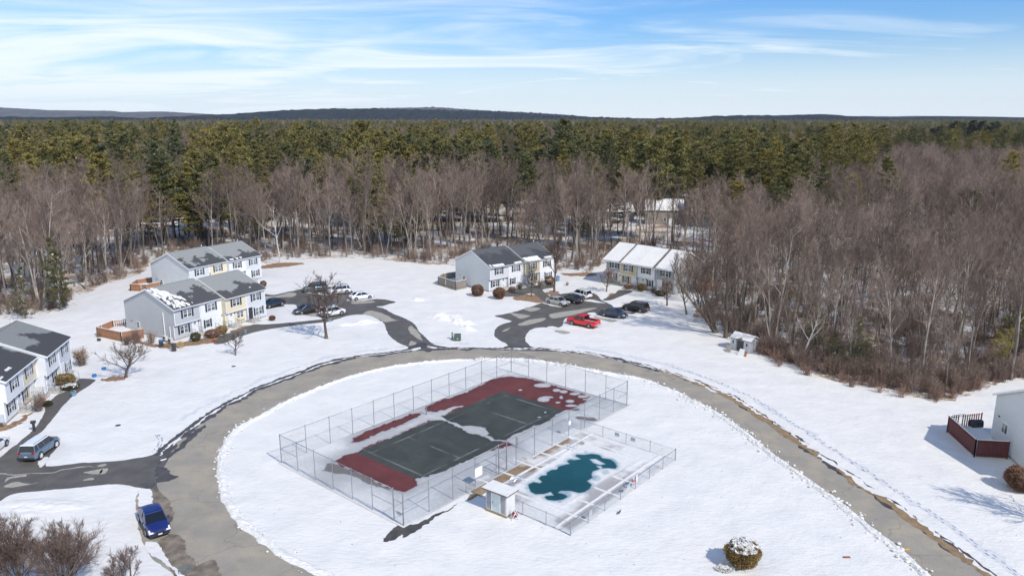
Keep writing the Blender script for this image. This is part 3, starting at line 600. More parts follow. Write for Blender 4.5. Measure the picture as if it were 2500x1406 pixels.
def pool_col(X, Y):
    one = np.ones(X.shape + (1,)); snow = np.array([0.66, 0.65, 0.635]) * one; n_ = vnoise(X, Y, 0.4, 41, 5); n2 = vnoise(X, Y, 1.6, 42, 4)
    # deck: thawing patches between ridges of snow that lie along the slab joints
    inpool = ss(-0.1, 0.35, sdf(X, Y, rc))
    gq = ss(-0.04, 0.16, vnoise(X, Y, 0.22, 44, 5) + 0.07 + 0.06 * (Y < 2.2)) * (1 - inpool)
    jd = np.minimum.reduce([np.abs(X - j + 0.04 * (Y - 6)) for j in jx] + [np.abs(Y - 1.7 - 0.06 * n2), np.abs(Y - (PLY - 1.55))])
    ridge_ = 1 - ss(0.10 + 0.1 * n2, 0.2 + 0.1 * n2, jd); gq = gq * (1 - ridge_) * ss(0.2, 0.9, np.minimum(np.minimum(X, PLX - X), np.minimum(Y, PLY + 0.5 - Y)) + n_)
    gq = np.clip(gq, 0, 1)[..., None]; c = snow * (1 - gq * 0.75) + np.array([0.25, 0.24, 0.235]) * gq * 0.75
    # brown earth strip on the tennis court side
    br = ss(-0.15, 0.15, (Y - (PLY - 2.0)) + 1.3 * n_ + 0.6 * n2 + 0.5 * np.sin(X * 0.9) - 0.1) * (1 - ridge_) * ss(0.06, -0.06, X - PLX * 0.86 + n_)
    br = (br * (1 - 0.9 * ss(0.05, 0.2, vnoise(X, Y, 0.3, 47, 3))))[..., None]; c = c * (1 - br) + np.array([0.25, 0.175, 0.10]) * (1 + n2[..., None]) * br
    d = sdf(X, Y, wt) + 0.12 * n2; d = np.minimum(d, -(sdf(X, Y, isl) + 0.2 * n2)); d = np.minimum(d, -(sdf(X, Y, isl2) + 0.2 * n2))
    fz = np.maximum.reduce([sdf(X, Y, f_) for f_ in frz]) + 0.1 * n2
    ice = np.clip(ss(-0.55, 0.02, d) * 0.62 + ss(-0.1, 0.25, fz) * 0.55, 0, 0.85)[..., None]
    c = c * (1 - ice) + np.array([0.22, 0.32, 0.38]) * ice
    w_ = ss(-0.06, 0.10, d)[..., None]; teal = np.array([0.013, 0.070, 0.080]) * (1 + 0.6 * n_[..., None]); c = c * (1 - w_) + teal * w_
    r = 0.6 * (1 - w_[..., 0]) + 0.32 * w_[..., 0]; r = r - 0.15 * ice[..., 0] * (1 - w_[..., 0])
    return np.concatenate([np.clip(c, 0.01, 0.9), r[..., None]], -1)
def pool_h(X, Y, C):
    s_ = np.abs(sdf(X, Y, rc)); jd = np.minimum.reduce([np.abs(X - j + 0.04 * (Y - 6)) for j in jx] + [np.abs(Y - 1.7), np.abs(Y - (PLY - 1.55))])
    return 0.05 * np.exp(-(s_ / 0.22) ** 2) + 0.06 * np.exp(-(jd / 0.12) ** 2) * (sdf(X, Y, rc) < -0.2) + 0.03 * ss(0.25, 0.45, C[..., 1])
sheet_grid('pool_deck', 0.05, PLX - 0.05, 0.05, PLY + 0.9, 0.08, 0.014, pool_col, COVER, pool, heightf=pool_h)
CHR = pm('steel_tube', (0.55, 0.56, 0.58), (0.65, 0.66, 0.68), 5, 0.3, metal=0.8)
def handrail(c, rz, name, rings=False):
    par = empty(name, (c.x, c.y, 0), rz)
    return par
def add_rail(px, rz, kind):
    c = top_(G(*px)); mb = MB()
    for s_ in (-0.28, 0.28):
        if kind == 0: pts = [(s_ + 0.0, 0, 0), (s_, 0, 0.75), (s_, 0.35, 0.9), (s_, 1.1, 0.75), (s_, 1.35, 0.35), (s_, 1.2, 0.1)]
        else: pts = [(s_, 0.45 * math.cos(a), 0.45 + 0.42 * math.sin(a)) for a in np.linspace(-1.2, 4.3, 14)]
        ca, sa = math.cos(rz), math.sin(rz); mb.tube([(c[0] + x * ca - y * sa, c[1] + x * sa + y * ca, z + .03) for x, y, z in pts], 0.03, 6)
    mb.build('handrail', CHR, pool)
add_rail((1250, 1190), R(-100), 0); add_rail((1397, 1098), R(0), 1)
pf = empty('pool_fence', po, PA, label='low chain link fence around the frozen pool', cat='fence')
PH = 1.24
fence_side((0, 0), (PLX, 0), 7, PH, pf, 0.03, False, rr=0.02)
fence_side((PLX, 0), (PLX, PLY), 4, PH, pf, 0.03, False, rr=0.02)
fence_side((0, PLY * 0.66), (0, 0), 3, PH, pf, 0.03, False, rr=0.02)
post(PLX, PLY, PH, .03, pf)
# low side gate between the tennis fence and the pool house
lg = toc(G(1142, 1205)); q1 = co + cex * lg[0]; gt2 = G(1163, 1210)
gate((0, 0), (1.15, -0.15), 1.2, 'low chain link gate between the tennis court fence and the pool house', (q1.x, q1.y, 0), math.atan2(gt2.y - q1.y, gt2.x - q1.x))
# signs on the fences
WHT = pm('white_sign', (0.80, 0.80, 0.80), (0.74, 0.74, 0.74), 2, 0.5); BLUEG = pm('blue_grey_sign', (0.16, 0.22, 0.30), (0.20, 0.26, 0.34), 2, 0.5); GREYS = pm('grey_sign', (0.42, 0.45, 0.50), (0.50, 0.52, 0.56), 2, 0.5)
INK = pm('sign_ink', (0.08, 0.09, 0.12), (0.10, 0.10, 0.13), 3, 0.6); REDP = pm('red_paint', (0.55, 0.03, 0.02), (0.48, 0.03, 0.03), 3, 0.5)
def sign(fr0, ang, x, y, zc, w_, h_, mat_, label, along='x', lines=True):
    e = empty('sign', (0, 0, 0), 0, label=label, cat='sign'); ca, sa = math.cos(ang), math.sin(ang)
    e.location = (fr0.x + ca * x - sa * y, fr0.y + sa * x + ca * y, zc); e.rotation_euler = (0, 0, ang if along == 'x' else ang + math.pi / 2)
    MB().box(-w_ / 2, w_ / 2, -.045, -.03, -h_ / 2, h_ / 2).build('board', mat_, e)
    if lines:
        mb = MB()
        for i in range(3): mb.box(-w_ * .36, w_ * (.36 - .1 * (i == 2)), -.048, -.0455, h_ * (.24 - i * .2), h_ * (.30 - i * .2))
        mb.build('lettering_lines', INK if mat_ is not BLUEG else WHT, e)
def on_c(px): return toc(G(*px))[0]
sign(co, CA, on_c((1180, 1190)), 0, 1.45, 1.0, 0.95, WHT, 'large blank white board wired to the tennis court fence above the brown strip', lines=False)
sign(co, CA, on_c((1392, 1066)), 0, 1.6, 0.4, 0.45, WHT, 'small white notice on the tennis fence near the far end of the pool', lines=False)
sign(co, CA, 0, 0.62, 0.95, 0.6, 0.3, GREYS, 'small sign with lines of text on the tall corner gate of the tennis court', 'y')
for xx, ww, mt_, lab in ((PLX * 0.16, 0.42, GREYS, 'small grey sign low on the pool fence nearest its front corner'), (PLX * 0.50, 0.5, GREYS, 'grey sign on the pool fence beside the life ring')):
    sign(po, PA, xx, 0, 0.85, ww, 0.38, mt_, lab)
for yy, mt_, lab in ((PLY * 0.60, GREYS, 'grey notice on the far side of the pool fence near the tennis court end'), (PLY * 0.43, GREYS, 'second grey notice on the far pool fence, right of the first')):
    sign(po, PA, PLX, yy, 0.8, 0.55, 0.42, mt_, lab, 'y')
lr = empty('life_ring', (0, 0, 0), 0, label='red and white life ring hanging on the near long side of the pool fence', cat='life ring')
q = po + pex * (PLX * 0.565); lr.location = (q.x, q.y, 0.85); lr.rotation_euler = (0, 0, PA)
for k in range(8):
    mb = MB(); mb.tube([(0.29 * math.cos(a), 0.09, 0.29 * math.sin(a)) for a in np.linspace(k * math.pi / 4, (k + 1) * math.pi / 4, 5)], 0.07, 8); mb.build('ring_segment', REDP if k % 2 else WHT, lr)
MB().box(.28, .62, .06, .075, -.3, .42).build('backing_board', WHT, lr)
# ---------------------------------------------------------------- townhouses
def siding(name, c, c2=None):
    m, t, b = newmat(name); b.inputs['Roughness'].default_value = 0.65; c2 = c2 or tuple(x * 0.93 for x in c)
    tcn = t.nodes.new('ShaderNodeTexCoord'); s_ = t.nodes.new('ShaderNodeSeparateXYZ'); t.links.new(tcn.outputs['Object'], s_.inputs[0])
    f = t.nodes.new('ShaderNodeMath'); f.operation = 'MULTIPLY'; f.inputs[1].default_value = 1 / 0.16; t.links.new(s_.outputs[2], f.inputs[0])
    g_ = t.nodes.new('ShaderNodeMath'); g_.operation = 'FRACT'; t.links.new(f.outputs[0], g_.inputs[0])
    lap = ramp(t, g_.outputs[0], [(0.0, 0.80), (0.14, 1.0), (1.0, 1.0)])
    cc = ramp(t, nz(t, 0.6, 5, stretch=(1, 1, 2.5)), [(0.3, c), (0.7, c2)])
    t.links.new(mixc(t, 1.0, cc, lap, 'MULTIPLY'), b.inputs['Base Color']); bump(t, b, g_.outputs[0], 0.6, 0.02); return m
SD = dict(grey=siding('light_grey_siding', (0.46, 0.475, 0.495)), pale=siding('pale_blue_grey_siding', (0.61, 0.635, 0.655)), white=siding('white_siding', (0.76, 0.77, 0.78)), cream=siding('cream_siding', (0.72, 0.64, 0.46)),
          tan=siding('tan_siding', (0.52, 0.44, 0.29)), blue=siding('blue_grey_siding', (0.42, 0.46, 0.49)), dgrey=siding('weathered_grey_siding', (0.36, 0.37, 0.38)), brown=siding('taupe_siding', (0.30, 0.27, 0.24)))
TRIM = pm('white_trim', (0.78, 0.78, 0.78), (0.72, 0.72, 0.73), 1.5, 0.5); SHUT = pm('navy_black_shutter', (0.022, 0.026, 0.045), (0.03, 0.035, 0.055), 3, 0.5)
CONC = pm('concrete', (0.36, 0.34, 0.30), (0.48, 0.46, 0.42), 2.5, 0.85, 0.2); FND = pm('foundation', (0.27, 0.27, 0.28), (0.36, 0.35, 0.34), 2.5, 0.85)
DOORW = pm('white_door', (0.74, 0.75, 0.76), (0.70, 0.71, 0.72), 2, 0.4); DARKM = pm('dark_metal', (0.03, 0.03, 0.035), (0.05, 0.05, 0.055), 3, 0.5)
m, t, b = newmat('window_glass'); b.inputs['Roughness'].default_value = 0.08; b.inputs['Specular IOR Level'].default_value = 0.8
t.links.new(ramp(t, nz(t, 0.9, 2, coord='Object'), [(0.35, (0.025, 0.03, 0.035)), (0.65, (0.16, 0.18, 0.19))]), b.inputs['Base Color']); GLASS = m
def roofmat(name, dry, wet, lo, hi, grad, off=0.0):
    """asphalt shingles: pale dry field and darker damp areas towards the eaves"""
    m, t, b = newmat(name); b.inputs['Roughness'].default_value = 0.85
    tcn = t.nodes.new('ShaderNodeTexCoord'); s_ = t.nodes.new('ShaderNodeSeparateXYZ'); t.links.new(tcn.outputs['Object'], s_.inputs[0])
    f = nz(t, 0.19, 7, 0.62); a = t.nodes.new('ShaderNodeMath'); a.operation = 'MULTIPLY_ADD'; a.inputs[1].default_value = grad; t.links.new(s_.outputs[2], a.inputs[0]); t.links.new(f, a.inputs[2])
    a2 = t.nodes.new('ShaderNodeMath'); a2.operation = 'SUBTRACT'; a2.inputs[1].default_value = 0.7; t.links.new(a.outputs[0], a2.inputs[0]); a = a2; lo -= 0.7; hi -= 0.7
    c = ramp(t, a.outputs[0], [(lo, wet), (hi, dry)])
    fine = ramp(t, nz(t, 5, 4), [(0.3, 0.88), (0.7, 1.08)]); t.links.new(mixc(t, 1.0, c, fine, 'MULTIPLY'), b.inputs['Base Color'])
    w_ = t.nodes.new('ShaderNodeTexWave'); w_.bands_direction = 'Z'; w_.inputs['Scale'].default_value = 2.3; t.links.new(tcn.outputs['Object'], w_.inputs[0]); bump(t, b, w_.outputs[0], 0.25, 0.02); return m
RF = dict(a=roofmat('damp_grey_shingles', (0.255, 0.26, 0.25), (0.06, 0.062, 0.064), 1.235, 1.255, 0.13), b=roofmat('patchy_grey_shingles', (0.255, 0.26, 0.25), (0.065, 0.065, 0.067), 1.20, 1.22, 0.12),
          d=roofmat('dark_slate_shingles', (0.085, 0.088, 0.092), (0.048, 0.05, 0.055), 1.28, 1.36, 0.13), f=roofmat('mottled_shingles', (0.21, 0.215, 0.205), (0.055, 0.055, 0.057), 1.30, 1.33, 0.13), g=pm('brown_shingles', (0.12, 0.11, 0.10), (0.18, 0.16, 0.15), 1.5, 0.9))
HE, HRG, OV = 5.2, 7.7, 2.55
def townhouse(name, corner, ang, depth, units, roofs, label, snow=None, he=HE, hr=HRG, gablewin=True, step=-0.9, gable_end=0):
    """x runs along the front, y to the back; units: width, offset, overhang, siding, ground floor layout"""
    t = empty(name, (corner.x, corner.y, 0), ang, label=label, cat='townhouse', group=None)
    X = 0; sec = []
    for i, (w_, off, ovh, sdg, lay) in enumerate(units):
        x0, x1 = X + 0.004, X + w_ - 0.004; X += w_; y0 = off; g0 = off + (0.38 if ovh else 0.0); o2 = step if i >= 2 and step else 0.0
        yb = depth + o2; ym = depth / 2 + o2; slope = (hr - he) / (depth / 2)
        def rz(y): return hr - abs(y - ym) * slope
        prof = [(g0, 0.25), (g0, OV), (y0, OV), (y0, rz(y0) - .06), (ym, hr - .06), (yb, rz(yb) - .06), (yb, 0.25)] if ovh else [(y0, 0.25), (y0, rz(y0) - .06), (ym, hr - .06), (yb, rz(yb) - .06), (yb, 0.25)]
        MB().prism(prof, x0, x1).build('wall', SD[sdg], t)
        f = MB().box(x0 + .03, x1 - .03, g0 + .04, yb - .04, -0.1, 0.25).build('foundation', FND, t)
        # corner boards
        tb = MB(); tb.box(x0 - .001, x0 + .10, y0 - .022, y0, OV if ovh else .25, rz(y0) - .10); tb.box(x1 - .10, x1 + .001, y0 - .022, y0, OV if ovh else .25, rz(y0) - .10)
        if ovh: tb.box(x0, x1, y0 - .01, y0 + .12, OV - .14, OV); tb.box(x0, x0 + .1, g0 - .022, g0, .25, OV - .14); tb.box(x1 - .1, x1, g0 - .022, g0, .25, OV - .14)
        tb.build('trim_board', TRIM, t)
        sec.append((x0, x1, o2))
        def win(xc, zc, w2, h2, y, n=1, shut=True, par=t):
            tot = w2 * n
            fr_ = MB()
            for k in range(n):
                a0 = xc - tot / 2 + k * w2; fw = .07
                fr_.box(a0, a0 + w2, y - .05, y - .001, zc - h2 / 2, zc - h2 / 2 + fw); fr_.box(a0, a0 + w2, y - .05, y - .001, zc + h2 / 2 - fw, zc + h2 / 2)
                fr_.box(a0, a0 + fw, y - .05, y - .001, zc - h2 / 2 + fw, zc + h2 / 2 - fw); fr_.box(a0 + w2 - fw, a0 + w2, y - .05, y - .001, zc - h2 / 2 + fw, zc + h2 / 2 - fw)
                fr_.box(a0 + fw, a0 + w2 - fw, y - .045, y - .001, zc - .03, zc + .03)
                fr_.box(a0 + w2 / 2 - .012, a0 + w2 / 2 + .012, y - .040, y - .001, zc + .03, zc + h2 / 2 - fw); fr_.box(a0 + fw, a0 + w2 - fw, y - .038, y - .001, zc + h2 * .25 - .01, zc + h2 * .25 + .01)
            fo = fr_.build('window', TRIM, par)
            for k in range(n):
                a0 = xc - tot / 2 + k * w2; MB().box(a0 + .07, a0 + w2 - .07, y - .028, y - .003, zc - h2 / 2 + .07, zc + h2 / 2 - .07).build('pane', GLASS, fo)
            if shut:
                for s_ in (-1, 1):
                    a0 = xc + s_ * (tot / 2 + .19); MB().box(a0 - .15, a0 + .15, y - .045, y - .001, zc - h2 / 2 - .02, zc + h2 / 2 + .02).build('shutter', SHUT, par)
        cw = (x0 + x1) / 2
        win(cw, 3.95, 0.78, 1.25, y0, 2)
        for kind, fx in lay:
            xx = x0 + fx * (x1 - x0)
            if kind == 'W': win(xx, 1.45, 0.74, 1.3, g0, 2)
            elif kind == 'w': win(xx, 1.45, 0.85, 1.3, g0, 1)
            elif kind == 'B':
                mb = MB(); mb.box(xx - .75, xx + .75, g0 - .3, g0, .75, 1.0); mb.build('bay_sill', SD[sdg], t); win(xx, 1.6, 0.7, 1.1, g0 - .003, 2, False)
            elif kind in 'Dd':
                d = MB().box(xx - .46, xx + .46, g0 - .05, g0 - .001, .45, 2.45).build('door', DOORW if kind == 'D' else DARKM, t)
                fm = MB(); fm.box(xx - .58, xx - .46, g0 - .07, g0 - .001, .45, 2.5); fm.box(xx + .46, xx + .58, g0 - .07, g0 - .001, .45, 2.5); fm.box(xx - .58, xx + .58, g0 - .071, g0 - .001, 2.45, 2.53); fm.build('door_frame', TRIM, t)
                MB().tube([(xx + .36, g0 - .10, 1.38), (xx + .36, g0 - .10, 1.52)], .02, 6).build('handle', DARKM, d)
                MB().lathe([(0.19, -.03), (0.19, .03), (0.11, .03), (0.11, -.03), (0.19, -.03)], (xx, g0 - .08, 1.95), 12, 'y').build('wreath', pm('wreath', (.12, .08, .05), (.2, .13, .08)), d) if kind == 'D' and i % 2 == 0 else None
                st = MB(); st.box(xx - .8, xx + .8, g0 - 1.0, g0, 0, .40)
                for q_ in range(2): st.box(xx - .8, xx + .8, g0 - 1.3 - .3 * q_, g0 - 1.0 - .3 * q_, 0, .40 - .16 * (q_ + 1) + .03)
                st.build('front_steps', CONC, t)
                rl = MB()
                for s_ in (-.74, .74):
                    rl.tube([(xx + s_, g0 - .1, 1.2), (xx + s_, g0 - .95, 1.2), (xx + s_, g0 - 1.55, .9)], .018, 5); rl.tube([(xx + s_, g0 - .95, .4), (xx + s_, g0 - .95, 1.2)], .02, 5); rl.tube([(xx + s_, g0 - 1.55, .1), (xx + s_, g0 - 1.55, .9)], .02, 5)
                    for q_ in range(5): rl.tube([(xx + s_, g0 - .2 - q_ * .16, .4), (xx + s_, g0 - .2 - q_ * .16, 1.2)], .008, 4)
                rl.build('railing', DARKM, t)
                MB().lathe([(0.0, 0), (.06, .03), (.07, .2), (.03, .27), (0, .28)], (xx + .75, g0 - .09, 2.0), 8).build('wall_lamp', DARKM, t)
    # roof sections
    grp = [sec[:2], sec[2:]] if step else [sec]
    for gi, ss_ in enumerate(grp):
        if not ss_: continue
        xa, xb, o2 = ss_[0][0] - (0.22 if gi == 0 else 0.06), ss_[-1][1] + (0.22 if gi == len(grp) - 1 else -0.02), ss_[0][2]
        ym = depth / 2 + o2; sl_ = (hr - he) / (depth / 2); fo = min(u_[1] for u_ in units[gi * 2:gi * 2 + 2] or units) if step else min(u_[1] for u_ in units)
        yf = fo - .28; yb = depth + o2 + .3; zz_ = lambda y: hr - abs(y - ym) * sl_
        zo = 0.003 * gi; th = .13
        MB().prism([(yf, zz_(yf) + zo - th + .0), (yf, zz_(yf) + zo), (ym, hr + zo), (yb, zz_(yb) + zo), (yb, zz_(yb) + zo - th), (ym, hr + zo - th)], xa, xb).build('roof', RF[roofs], t)
        rk = MB()
        for xr in ((xa - .03, xa), (xb, xb + .03)):
            rk.prism([(yf - .03, zz_(yf) + zo - .22), (yf - .03, zz_(yf) + zo + .015), (ym, hr + zo + .025), (yb + .03, zz_(yb) + zo + .015), (yb + .03, zz_(yb) + zo - .22), (ym, hr + zo - .22)], *xr)
        rk.box(xa, xb, yf - .03, yf - .001, zz_(yf) - .18, zz_(yf) - .012); rk.build('rake_board', TRIM, t)
        gt_ = MB(); gt_.prism([(yf - .13, zz_(yf) - .06), (yf - .03, zz_(yf) - .15), (yf - .03, zz_(yf) - .02), (yf - .13, zz_(yf) - .02)], xa, xb); gt_.build('gutter', TRIM, t)
        for k, (xx, yy_) in enumerate(((xa + (xb - xa) * .35, ym + .5), (xa + (xb - xa) * .93, ym + .4))):
            MB().tube([(xx, yy_, hr - .4), (xx, yy_, hr + .42)], .06, 8).build('vent_pipe', TRIM if k else DARKM, t)
        rs = MB(); rs.box(xa + .3, xb - .3, ym - .10, ym + .10, hr - .02, hr + .035); rs.build('ridge_cap', RF[roofs], t)
        if snow:
            if snow.get(gi) == 'speck':
                q_ = random.Random(5); mb = MB()
                for _ in range(95):
                    v_ = q_.uniform(.06, .93); c0 = .03 + .42 * (1 - v_) ** .6; x_ = xa + .2 + (xb - xa) * q_.uniform(.0, c0); y_ = yf + (ym - yf) * v_; rr_ = q_.uniform(.10, .30)
                    pts = [(min(max(x_ + rr_ * math.cos(a_) * q_.uniform(.6, 1.2), xa + .03), xb), min(max(y_ + rr_ * 1.7 * math.sin(a_) * q_.uniform(.6, 1.2), yf + .05), ym - .05)) for a_ in [k_ * .785 for k_ in range(8)]]
                    mb.slab(pts, 0, .04 + .0004 * _)
                mb.v = [(a, b_, c + zz_(b_) + zo - .01) for a, b_, c in mb.v]; mb.build('roof_snow', SNOW, t, kind='stuff')
            for (fx0, fx1, fy0, fy1, rag) in (snow.get(gi, []) if snow.get(gi) != 'speck' else []):
                x0_, x1_ = xa + .1 + (xb - xa - .2) * fx0, xa + .1 + (xb - xa - .2) * fx1; yy0, yy1 = yf + .05 + (ym - yf) * fy0, yf + .05 + (ym - yf) * fy1
                pts = rough([(x0_, yy0), ((x0_ + x1_) / 2, yy0), (x1_, yy0), (x1_, (yy0 + yy1) / 2), (x1_, yy1), ((x0_ + x1_) / 2, yy1), (x0_, yy1), (x0_, (yy0 + yy1) / 2)], rag, .22, seed=x0_ + gi * 7 + fy0 * 5 + ang * 13, smooth=rag > 0.2)
                pts = [(min(max(p.x, xa + .02), xb - .02), min(max(p.y, yf + .02), ym - .02)) for p in pts]
                mb = MB(); mb.slab(pts, 0, .07 + .03 * (rag < .2)); mb.v = [(a, b_, c + zz_(b_) + zo - .01) for a, b_, c in mb.v]; mb.build('roof_snow', SNOW, t)
            for (fx0, fx1) in snow.get('back%d' % gi, []):
                mb = MB(); mb.slab([(xa + (xb - xa) * fx0, ym + .05), (xa + (xb - xa) * fx1, ym + .05), (xa + (xb - xa) * fx1, yb - .1), (xa + (xb - xa) * fx0, yb - .1)], 0, .1); mb.v = [(a, b_, c + zz_(b_) + zo - .01) for a, b_, c in mb.v]; mb.build('roof_snow', SNOW, t)
    if not step:                                       # party wall ridges standing just above the roof of the unstepped row
        ym = depth / 2; sl_ = (hr - he) / (depth / 2)
        for xs in (sec[0][1], sec[2][1]): MB().prism([(-.45, hr - (ym + .45) * sl_ - .1), (-.45, hr - (ym + .45) * sl_ + .10), (ym, hr + .10), (depth + .2, hr - (ym + .2) * sl_ + .10), (depth + .2, hr - (ym + .2) * sl_ - .1), (ym, hr - .1)], xs - .16, xs + .16).build('party_wall_cap', RF['g'], t)
    if gablewin:
        # small side window low on the gable wall
        fr_ = MB(); xg = -.004; y = depth * .74
        fr_.box(xg - .05, xg, y - .38, y + .38, 1.0, 2.0); fo = fr_.build('window', TRIM, t); MB().box(xg - .055, xg - .052, y - .29, y + .29, 1.08, 1.92).build('pane', GLASS, fo); MB().box(xg - .06, xg - .056, y - .29, y + .29, 1.47, 1.53).build('sash_bar', TRIM, fo)
        MB().box(xg - .05, xg, depth * .86, depth * .86 + .25, 1.9, 2.02).build('wall_vent', DARKM, t)
    return t
angs = dict(B=R(61.5), A=R(61), D=R(41.5), E=R(-43.7), F=R(102.5))
hB = townhouse('townhouse', G(431, 833), angs['B'], 12.0, [(4.8, 0, True, 'grey', [('W', .38), ('D', .80)]), (4.1, -.1, False, 'white', [('w', .28), ('D', .78)]), (4.3, -1.1, True, 'cream', [('D', .28), ('B', .72)]), (4.1, -1.15, False, 'pale', [('d', .16), ('W', .60)])], 'b',
               'nearest left townhouse row with big grey gable, white, cream and pale blue units', snow={0: 'speck', 1: [(.70, .74, .18, .20, .03)]})
hA = townhouse('townhouse', G(467, 718), angs['A'], 11.6, [(4.7, 0, True, 'pale', [('W', .38), ('D', .8)]), (4.2, 0.0, True, 'cream', [('W', .3), ('D', .8)]), (4.2, -.8, True, 'white', [('W', .3), ('D', .8)]), (4.1, -.85, False, 'pale', [('D', .16), ('W', .6)])], 'a',
               'pale townhouse row behind the nearest left row at the edge of the wood', snow={1: [(.05, .16, .05, .11, .12), (.24, .30, .04, .10, .08), (.36, .42, .05, .12, .08)]})
hD = townhouse('townhouse', G(1196.4, 713.6), angs['D'], 11.2, [(4.7, 0, True, 'pale', [('W', .35), ('D', .8)]), (4.1, -.15, False, 'white', [('w', .28), ('D', .72)]), (4.1, -.7, True, 'tan', [('D', .25), ('w', .72)]), (4.0, -.75, False, 'white', [('D', .14), ('W', .6)])], 'd',
               'townhouse row with dark slate roof and light blue gable wall in the middle', snow={0: [(0.1, 0.42, 0.0, 0.09, .12), (.02, .06, .02, .14, .05), (.72, .95, .01, .07, .10)], 1: [(.0, .52, .0, .22, .2), (.66, .98, .02, .09, .12)]})
hE = townhouse('townhouse', G(1641, 720.8) - Vector((math.cos(angs['E']), math.sin(angs['E']), 0)) * 16.5, angs['E'], 11.0, [(4.2, .6, True, 'dgrey', [('W', .35), ('D', .8)]), (4.0, -.3, True, 'tan', [('w', .3), ('D', .8)]), (4.1, 0, True, 'white', [('D', .3), ('w', .7)]), (4.2, 0.6, False, 'dgrey', [('D', .2), ('W', .62)])], 'd',
               'townhouse row with fully snow covered roof, half hidden by bare trees', snow={0: [(0.0, 0.24, 0.0, .975, .05), (.272, .494, 0.0, .975, .05), (.5, .728, 0.0, .965, .05), (.765, 1.0, 0.0, .975, .05)], 'back0': [(0, 1)]}, gablewin=False, step=0, hr=7.9)
# separate snow sheets for each unit of the snowy row
for i, (xa, xb) in enumerate(((-.15, 4.05), (4.35, 8.05), (8.2, 12.1), (12.45, 16.6))):
    pass
hF = townhouse('townhouse', G(25.6, 1034.5), angs['F'], 11.6, [(4.8, 0, True, 'white', [('W', .35), ('D', .82)]), (4.2, .1, True, 'cream', [('w', .25), ('D', .75)]), (4.4, -1.0, True, 'white', [('D', .25), ('w', .75)]), (4.1, -1.05, False, 'pale', [('D', .16), ('W', .6)])], 'f',
               'white and cream townhouse row with patchy dark roof, cut off by the left edge', snow={0: [(.1, .22, .35, .40, .1), (.3, .42, .12, .17, .12), (.0, .1, .08, .11, .1)]}, gablewin=False)
# right hand house: only its gable wall with a rising rake is seen
gC = G(2417, 1075)
hG = empty('townhouse', (gC.x, gC.y, 0), R(-99), label='pale grey gable wall of the house at the right edge, behind a dark red deck', cat='townhouse')
def gh():
    D_ = 11.5; he, hr = 5.35, 7.9
    MB().prism([(0, .25), (0, he), (D_ / 2, hr), (D_, he), (D_, .25)], 0, 17, 'y').build('wall', SD['pale'], hG)
    MB().box(.04, D_ - .04, .04, 16.9, -.1, .25).build('foundation', FND, hG)
    MB().prism([(-.3, he - .13 - .13), (-.3, he - .13), (D_ / 2, hr + .12), (D_ + .3, he - .13), (D_ + .3, he - .26), (D_ / 2, hr - .01)], -.25, 17.2, 'y').build('roof', RF['a'], hG)
    mb = MB(); mb.prism([(-.33, he - .34), (-.33, he - .11), (D_ / 2, hr + .14), (D_ + .33, he - .11), (D_ + .33, he - .34), (D_ / 2, hr - .10)], -.29, -.252, 'y'); mb.build('rake_board', TRIM, hG)
    mb = MB(); mb.box(0, .1, -.022, 0, .25, he - .2); mb.build('trim_board', TRIM, hG)
    f = MB().box(2.0, 3.2, -.05, -.001, 1.9, 3.1).build('window', TRIM, hG); MB().box(2.08, 2.56, -.054, -.0505, 2.0, 3.0).build('pane', GLASS, f); MB().box(2.64, 3.12, -.054, -.0505, 2.0, 3.0).build('pane', GLASS, f)
    MB().box(1.0, 1.3, -.08, -.001, 3.2, 3.32).build('wall_vent', DARKM, hG)
gh()
# ---- houses in and behind the wood
def small_house(px, ang, w_, d_, he, hr, sdg, snow, label):
    c = G(*px); t = empty('house', (c.x, c.y, 0), ang, label=label, cat='house')
    MB().prism([(0, 0), (0, he), (d_ / 2, hr), (d_, he), (d_, 0)], 0, w_).build('wall', SD[sdg], t)
    MB().prism([(-.3, he - .2), (-.3, he - .05), (d_ / 2, hr + .12), (d_ + .3, he - .05), (d_ + .3, he - .2), (d_ / 2, hr - .02)], -.3, w_ + .3).build('roof', RF['g'], t)
    if snow: MB().prism([(-.25, he - .035), (-.25, he + .1), (d_ / 2, hr + .27), (d_ + .25, he + .1), (d_ + .25, he - .035), (d_ / 2, hr + .13)], -.2, w_ + .2).build('roof_snow', SNOW, t)
    MB().box(w_ * .3, w_ * .3 + .7, d_ * .55, d_ * .55 + .6, hr - 1, hr + .9).build('chimney', SD['brown'], t)
    for k in range(3):
        x = w_ * (.18 + .3 * k); f = MB().box(x, x + .95, -.05, -.001, 1.1, 2.4).build('window', TRIM, t); MB().box(x + .08, x + .87, -.055, -.0505, 1.18, 2.32).build('pane', GLASS, f)
    for s_, xx in ((-1, 0), (1, w_)):
        a, b_ = (xx - .05, xx - .001) if s_ < 0 else (xx + .001, xx + .05); f = MB().box(a, b_, d_ * .4, d_ * .4 + .9, he - 1.2, he).build('window', TRIM, t)
        a, b_ = (xx - .055, xx - .0505) if s_ < 0 else (xx + .0505, xx + .055); MB().box(a, b_, d_ * .4 + .08, d_ * .4 + .82, he - 1.12, he - .08).build('pane', GLASS, f)
    d = MB().box(w_ * .62, w_ * .62 + .95, -.05, -.001, 0.1, 2.15).build('door', DOORW, t)
    return c, w_, d_, ang
